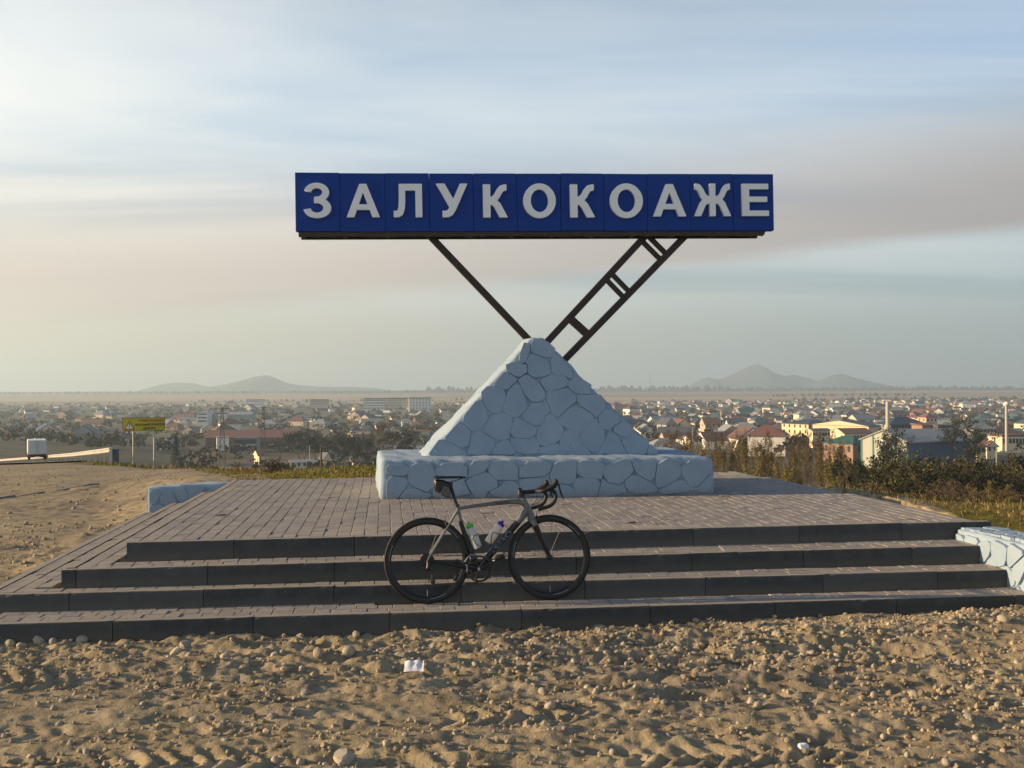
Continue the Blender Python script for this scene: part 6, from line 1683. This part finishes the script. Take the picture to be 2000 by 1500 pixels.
def pylon(px, ytop, ybase, Y, label):
    b = at(px, ybase, Y); H = at(px, ytop, Y).z - b.z; o = empty('lattice_pylon', b, rt.uniform(0, .5), label, 'pylon', 'lattice pylons in the left valley')
    w0, w1 = 0.95, 0.25
    for sx_ in (-1, 1):
        for sy_ in (-1, 1): MB().beam((sx_ * w0, sy_ * w0, 0), (sx_ * w1, sy_ * w1, H), .10, .10).build('leg', WOODP, o)
    for k in range(8):
        t0, t1 = k / 8, (k + 1) / 8; a0 = w0 + (w1 - w0) * t0; a1 = w0 + (w1 - w0) * t1
        m = MB()
        for (ux, uy) in ((1, 0), (-1, 0), (0, 1), (0, -1)):
            vx, vy = -uy, ux
            m.beam((ux * a0 + vx * a0, uy * a0 + vy * a0, H * t0), (ux * a1 - vx * a1, uy * a1 - vy * a1, H * t1), .055, .055); m.beam((ux * a0 - vx * a0, uy * a0 - vy * a0, H * t0), (ux * a1 + vx * a1, uy * a1 + vy * a1, H * t1), .055, .055)
        m.build('bracing', WOODP, o)
    for k in (0.78, 0.88, 0.97): MB().beam((-2.2, 0, H * k), (2.2, 0, H * k), .14, .14).build('cross_arm', WOODP, o)
pylon(434, 794, 906, 310, 'lattice pylon before the white block, left of the pair'); pylon(514, 793, 910, 300, 'lattice pylon above the leafless bush, right of the pair')
p = at(627, 873, 105); zb = T1(p.x, p.y); o = empty('utility_pole', (p.x, p.y, zb), 0, 'dark wooden utility pole on the slope left of the plinth', 'pole')
MB().tube([(0, 0, -.3), (0, 0, p.z - zb)], [.13, .10], 8).build('post', WOODP, o, 'auto'); MB().beam((-.7, 0, p.z - zb - .5), (.7, 0, p.z - zb - .5), .09, .09).build('cross_arm', WOODP, o)
for (px, yt, yb, Y, lb) in ((605, 870, 900, 380, 'pale thin lamp post left of the utility pole'), (1573, 802, 822, 620, 'pale lamp post above the yellow building'), (1946, 874, 905, 300, 'white pole in front of the brown roofed house'), (1353, 835, 860, 420, 'pale thin pole among the houses right of the pyramid')):
    b = at(px, yb, Y); MBp = MB().tube([(0, 0, -6), (0, 0, at(px, yt, Y).z - b.z)], [.16, .12], 8); MBp.beam((-.1, 0, at(px, yt, Y).z - b.z), (1.2, 0, at(px, yt, Y).z - b.z + .2), .12, .08); o = MBp.build('lamp_post', POLE, None, 'auto', loc=b); tag(o, lb, 'lamp post')
p = at(1270, 760, 4400); o = empty('radio_mast', p, 0, 'thin radio mast on the horizon right of the pyramid', 'mast'); MB().beam((0, 0, -20), (0, 0, at(1270, 729, 4400).z - p.z), 1.3, 1.3).build('pole', WOODP, o)

# ---- the houses of the town
WALLS = [('cream', W_CREAM), ('white', W_WHITE), ('beige pink', W_PINK), ('grey', W_GREY), ('brick', W_BRICK)]; ROOFS = [('slate', R_SLATE), ('brown', R_BROWN), ('pale grey', R_GREY), ('red', R_RED), ('green', R_GREEN), ('navy', R_NAVY)]
FORMS = [('hipped', 'hip', 10, 9, 3.2, 2.6), ('gabled', 'gable_y', 9, 11, 3.4, 3.4), ('long gabled', 'gable_x', 13, 8, 3.0, 2.8), ('two storey', 'hip', 10, 10, 5.6, 2.8)]
rh_ = random.Random(77)
LAND = [(ch_.location.x, ch_.location.y) for ch_ in bpy.data.objects if ch_.parent is None and ch_.get('category') in ('house', 'building', 'hall', 'apartment block', 'barn', 'shed')]
spots = []
Yr = 400.0
while Yr < 2350:
    X = -0.80 * Yr
    while X < 0.80 * Yr:
        X += rh_.uniform(15, 27) * (1 + (Yr > 1200) * .35); y = Yr + rh_.uniform(-.3, .3) * 0.055 * Yr; px = 1000 + 1950 * X / y
        dens_ = (0.30 if px < 905 else 0.88)
        if px < 905 and y < 520: dens_ *= 0.4
        if px < 330: dens_ *= 0.95 if y > 800 else 0.55
        if px > 1175 and y < 430: dens_ *= 0.5
        if px > 1175 and y < 560 and px > 1560: dens_ = 0.0 if y < 470 else 0.35
        dens_ *= 0.55 + 0.9 * max(0, 0.5 + float(vnoise(X / 180, y / 180, 3)))
        if rh_.random() > dens_: continue
        if any(abs(X - a_) < 22 and abs(y - b_) < 26 for a_, b_ in LAND): continue
        spots.append((X, y))
    Yr *= 1.055
SX = np.array([s[0] for s in spots]); SY = np.array([s[1] for s in spots]); SZ = terrain(SX, SY)
items = []
for x, y, z in zip(SX, SY, SZ):
    fm_ = rh_.choices(range(4), (4, 3, 3, 1.6))[0]; wl2 = rh_.choices(range(5), (5, 5, 2, 2, 1.2))[0]; rf = rh_.choices(range(6), (6, 3, 3, 1.1, 0.8, 1.5))[0]
    items.append((y, x, z, fm_, wl2, rf, rh_.uniform(-.5, .6) + rh_.choice((0, pi / 2)) * .0, rh_.choice((0.72, 0.85, 0.95, 1.0, 1.1, 1.25, 1.5)) * rh_.uniform(.95, 1.05)))
items.sort()
HM = {}
def house_mesh(fm_, wl2, rf):
    if (fm_, wl2, rf) not in HM:
        _, kind, w_, d, h, rh2 = FORMS[fm_]
        wm = MB(); wm.box(-w_ / 2, w_ / 2, 0, d, -3, h - .02)
        if kind == 'gable_y': wm.add([(-w_ / 2, -.53, h - .1), (w_ / 2, -.53, h - .1), (0, -.53, h + rh2 - .3)], [(0, 1, 2)])
        if kind == 'gable_x': wm.add([(-w_ / 2 - .53, 0, h - .1), (-w_ / 2 - .53, d, h - .1), (-w_ / 2 - .53, d / 2, h + rh2 - .3)], [(2, 1, 0)])
        rm = MB(); roof_geo(rm, w_, d, h, rh2, kind)
        HM[(fm_, wl2, rf)] = (wm, rm, wm.mesh('wall', [WALLS[wl2][1]]), rm.mesh('roof', [ROOFS[rf][1]]))
    return HM[(fm_, wl2, rf)]
AREAS = [(-999, 240, 'left of the warning board'), (240, 420, 'right of the warning board'), (420, 600, 'around the lattice pylons'), (600, 720, 'left of the apartment blocks'), (720, 930, 'below the apartment blocks'),
         (930, 1330, 'just right of the pyramid'), (1330, 1480, 'above the brown poplars'), (1480, 1640, 'above the yellow school'), (1640, 1800, 'around the tall chimney'), (1800, 1920, 'above the brick blocks'), (1920, 2999, 'around the lamp mast')]
seen = [it for it in items if not 905 < 1000 + 1950 * it[1] / it[0] < 1175 and -20 < 1000 + 1950 * it[1] / it[0] < 2020]
near = seen[:290]; near_ids = set(id(it) for it in near); restH = [it for it in items if id(it) not in near_ids]
keyed = {}
for it in near:
    y, x, z, fm_, wl2, rf, yw, sc = it; px = 1000 + 1950 * x / y
    ar = next(n_ for a_, b_, n_ in AREAS if a_ <= px < b_)
    keyed.setdefault((WALLS[wl2][0], FORMS[fm_][0], ROOFS[rf][0], ar), []).append((px, it))
for (wn, fn_, rn, ar), L in keyed.items():
    L.sort(key=lambda q: q[0])
    for k, (px, (y, x, z, fm_, wl2, rf, yw, sc)) in enumerate(L):
        lb = '%s %s house with %s roof %s' % (wn, fn_, rn, ar)
        if len(L) > 1: lb += ', ' + (ORD[k] if k < len(L) - 1 else 'rightmost')
        wm, rm, wme, rme = house_mesh(fm_, wl2, rf)
        o = empty('town_house', (x, y, z), yw, lb, 'house', 'houses of the town'); o.scale = (sc, sc, sc)
        link('wall', wme, o); link('roof', rme, o)
        if y < 900:
            _, kind, w_, d, h, rh2 = FORMS[fm_]
            for c_ in range(2): link('window', win_mesh(1.1, 1.3), o, (-w_ / 4 + w_ / 2 * c_, 0, 1.0))
            link('window', win_mesh(1.1, 1.3), o, (-w_ / 2, d / 2, 1.0), (0, 0, -pi / 2))
MA = [w_[1] for w_ in WALLS] + [r_[1] for r_ in ROOFS]
far_h = MB()
for (y, x, z, fm_, wl2, rf, yw, sc) in restH:
    wm, rm, _, _ = house_mesh(fm_, wl2, rf); M = Matrix.Translation((x, y, z)) @ Matrix.Rotation(yw, 4, 'Z') @ Matrix.Scale(sc, 4)
    far_h.cur = wl2; far_h.add([M @ Vector(v) for v in wm.v], wm.f); far_h.cur = 5 + rf; far_h.add([M @ Vector(v) for v in rm.v], rm.f)
o = far_h.build('distant_houses', MA); tag(o, 'far rows of small pale houses fading into the haze', kind='stuff')
# garden trees between the houses, too many and too small to count
tv = []; tf = []; tr_ = []
rq = random.Random(99)
def clump_tree(x, y, z, r, h, tone):
    for k in range(26):
        a = rq.uniform(0, 6.28); e = rq.uniform(-.4, 1); rr = r * rq.random() ** .5
        c_ = Vector((x + cos(a) * rr, y + sin(a) * rr * .8, z + h * (.45 + .5 * e * (1 - (rr / r) ** 2 * .5)))); s = r * rq.uniform(.18, .40)
        n_ = Vector((rq.gauss(0, 1), rq.gauss(0, 1), rq.gauss(0, 1))).normalized(); u = n_.orthogonal().normalized(); v2 = n_.cross(u)
        b = len(tv); tv.extend([c_ - u * s, c_ - v2 * s, c_ + u * s, c_ + v2 * s]); tf.append((b, b + 1, b + 2, b + 3)); tr_.extend([min(1, max(0, tone + rq.uniform(-.25, .25)))] * 4)
TXs = []; 
for k in range(5200):
    y = 330 * (2400 / 330) ** rq.random(); px = rq.uniform(-500, 2500)
    if px > 1175 and y < 400: continue
    if px < 330 and y < 480: continue
    TXs.append(((px - 1000) / 1950 * y, y))
TX = np.array([t[0] for t in TXs]); TYY = np.array([t[1] for t in TXs]); TZ = terrain(TX, TYY)
for x, y, z in zip(TX, TYY, TZ):
    if any(abs(x - a_) < 16 and -24 < y - b_ < 14 for a_, b_ in LAND): continue
    if float(vnoise(x / 140, y / 140, 8)) < rq.uniform(-.45, .12): continue
    clump_tree(x, y, z, rq.uniform(2.0, 4.2), rq.uniform(4, 8.5), rq.random() * 0.8)
TOWNT = mat_leaf('garden_trees', [(0, (0.030, 0.034, 0.022)), (0.4, (0.060, 0.052, 0.032)), (0.75, (0.095, 0.072, 0.045)), (1, (0.13, 0.10, 0.045))])
o = with_rnd(link('garden_trees', newmesh('garden_trees', tv, tf, [TOWNT])), tr_); tag(o, 'bare garden trees and shrubs between the houses of the valley', kind='stuff')
# far shelter belts along the fields
bv_ = []; bf_ = []; br_ = []
for (Y0, px0, px1, h, gap) in ((2500, 1560, 2020, 9, 8), (3300, 1500, 1830, 10, 12), (4900, -20, 2020, 14, 16), (5300, 830, 1420, 26, 18), (3000, 380, 900, 8, 14), (5700, 1440, 2020, 16, 22)):
    X = (px0 - 1000) / 1950 * Y0
    while X < (px1 - 1000) / 1950 * Y0:
        X += rq.uniform(.4, 1.6) * gap; y = Y0 + rq.uniform(-40, 40) + X * .08; z = T1(X, y); hh = h * rq.uniform(.45, 1.2); wq = hh * rq.uniform(.4, .9)
        b = len(bv_); n_ = 6
        bv_ += [(X + wq * cos(2 * pi * k / n_) * rq.uniform(.7, 1.1), y + wq * sin(2 * pi * k / n_), z + hh * .35) for k in range(n_)] + [(X, y, z - 3), (X + rq.uniform(-1, 1), y, z + hh)]
        for k in range(n_): bf_ += [(b + k, b + (k + 1) % n_, b + n_ + 1), (b + (k + 1) % n_, b + k, b + n_)]
        br_ += [rq.random() * .6] * (n_ + 2)
o = with_rnd(link('shelter_belts', newmesh('shelter_belts', bv_, bf_, [TOWNT])), br_); tag(o, 'thin dark shelter belts of trees along the far fields', kind='stuff')

# ================================================================== MOUNTAINS
ROCK = plain('mountain_scrub', (0.085, 0.095, 0.085), 0.95, 0.25, 0.004)
def mountain(name, label, pts, Y, depth):
    xs = [p[0] for p in pts]; n = 150; nd = 18
    v = []; f = []
    for j in range(nd + 1):
        s = j / nd * 2 - 1
        for i in range(n + 1):
            px = xs[0] + (xs[-1] - xs[0]) * i / n; py = float(np.interp(px, xs, [p[1] for p in pts]))
            P = at(px, py, Y); x = P.x; y = Y + s * depth
            g = max(0.0, 1 - abs(s) ** 1.5); rough = 1 + 0.18 * float(fbm(x / 300, y / 300, 3, 3))
            zb_ = -40.0; h = (P.z - zb_)
            v.append((x * (1 + 0.0 * s), y, zb_ + h * g * (rough if abs(s) > .08 else 1)))
    for j in range(nd):
        for i in range(n): f.append((j * (n + 1) + i, j * (n + 1) + i + 1, (j + 1) * (n + 1) + i + 1, (j + 1) * (n + 1) + i))
    o = link(name, newmesh(name, v, f, [ROCK], smooth=True)); tag(o, label, kind='structure')
mountain('mountain', 'hazy cone shaped hill on the left horizon', [(360, 772), (400, 760), (430, 753), (470, 744), (498, 735), (520, 732.5), (532, 736), (548, 744), (575, 751), (610, 754.5), (690, 756), (735, 758), (790, 768)], 6900, 700)
mountain('mountain', 'faint low hill left of the cone shaped hill', [(270, 770), (300, 757), (325, 749), (350, 746.5), (375, 748), (410, 756), (450, 768)], 7700, 600)
mountain('mountain', 'five peaked hazy mountain on the right horizon', [(1335, 766), (1355, 752), (1372, 741), (1384, 737), (1397, 741), (1412, 739), (1440, 726), (1462, 716), (1478, 711), (1495, 717), (1518, 730), (1535, 735), (1552, 732), (1575, 740), (1605, 754), (1640, 766)], 7900, 700)
mountain('mountain', 'smaller hazy mountain right of the five peaked one', [(1570, 766), (1595, 749), (1618, 737), (1637, 731), (1660, 737), (1690, 744), (1725, 750), (1770, 766)], 7200, 600)
mountain('mountain', 'tiny hazy hill at the far right horizon', [(1785, 766), (1800, 754), (1812, 751.5), (1826, 756), (1850, 766)], 8000, 400)

# ================================================================== THE HAZE OF THE VALLEY
mh = bpy.data.materials.new('valley_haze'); mh.use_nodes = True; th = NT(mh.node_tree); th.n.clear()
pv = th.node('ShaderNodeVolumePrincipled'); pv.inputs['Color'].default_value = (0.62, 0.80, 0.94, 1); pv.inputs['Density'].default_value = HAZE_DENSITY; pv.inputs['Anisotropy'].default_value = 0.35
oh = th.node('ShaderNodeOutputMaterial'); th.l.new(pv.outputs[0], oh.inputs['Volume'])
o = MB().box(-9200, 9200, -1500, 9600, -75, 240).build('haze', mh); tag(o, 'thin bluish haze lying over the valley', kind='stuff')
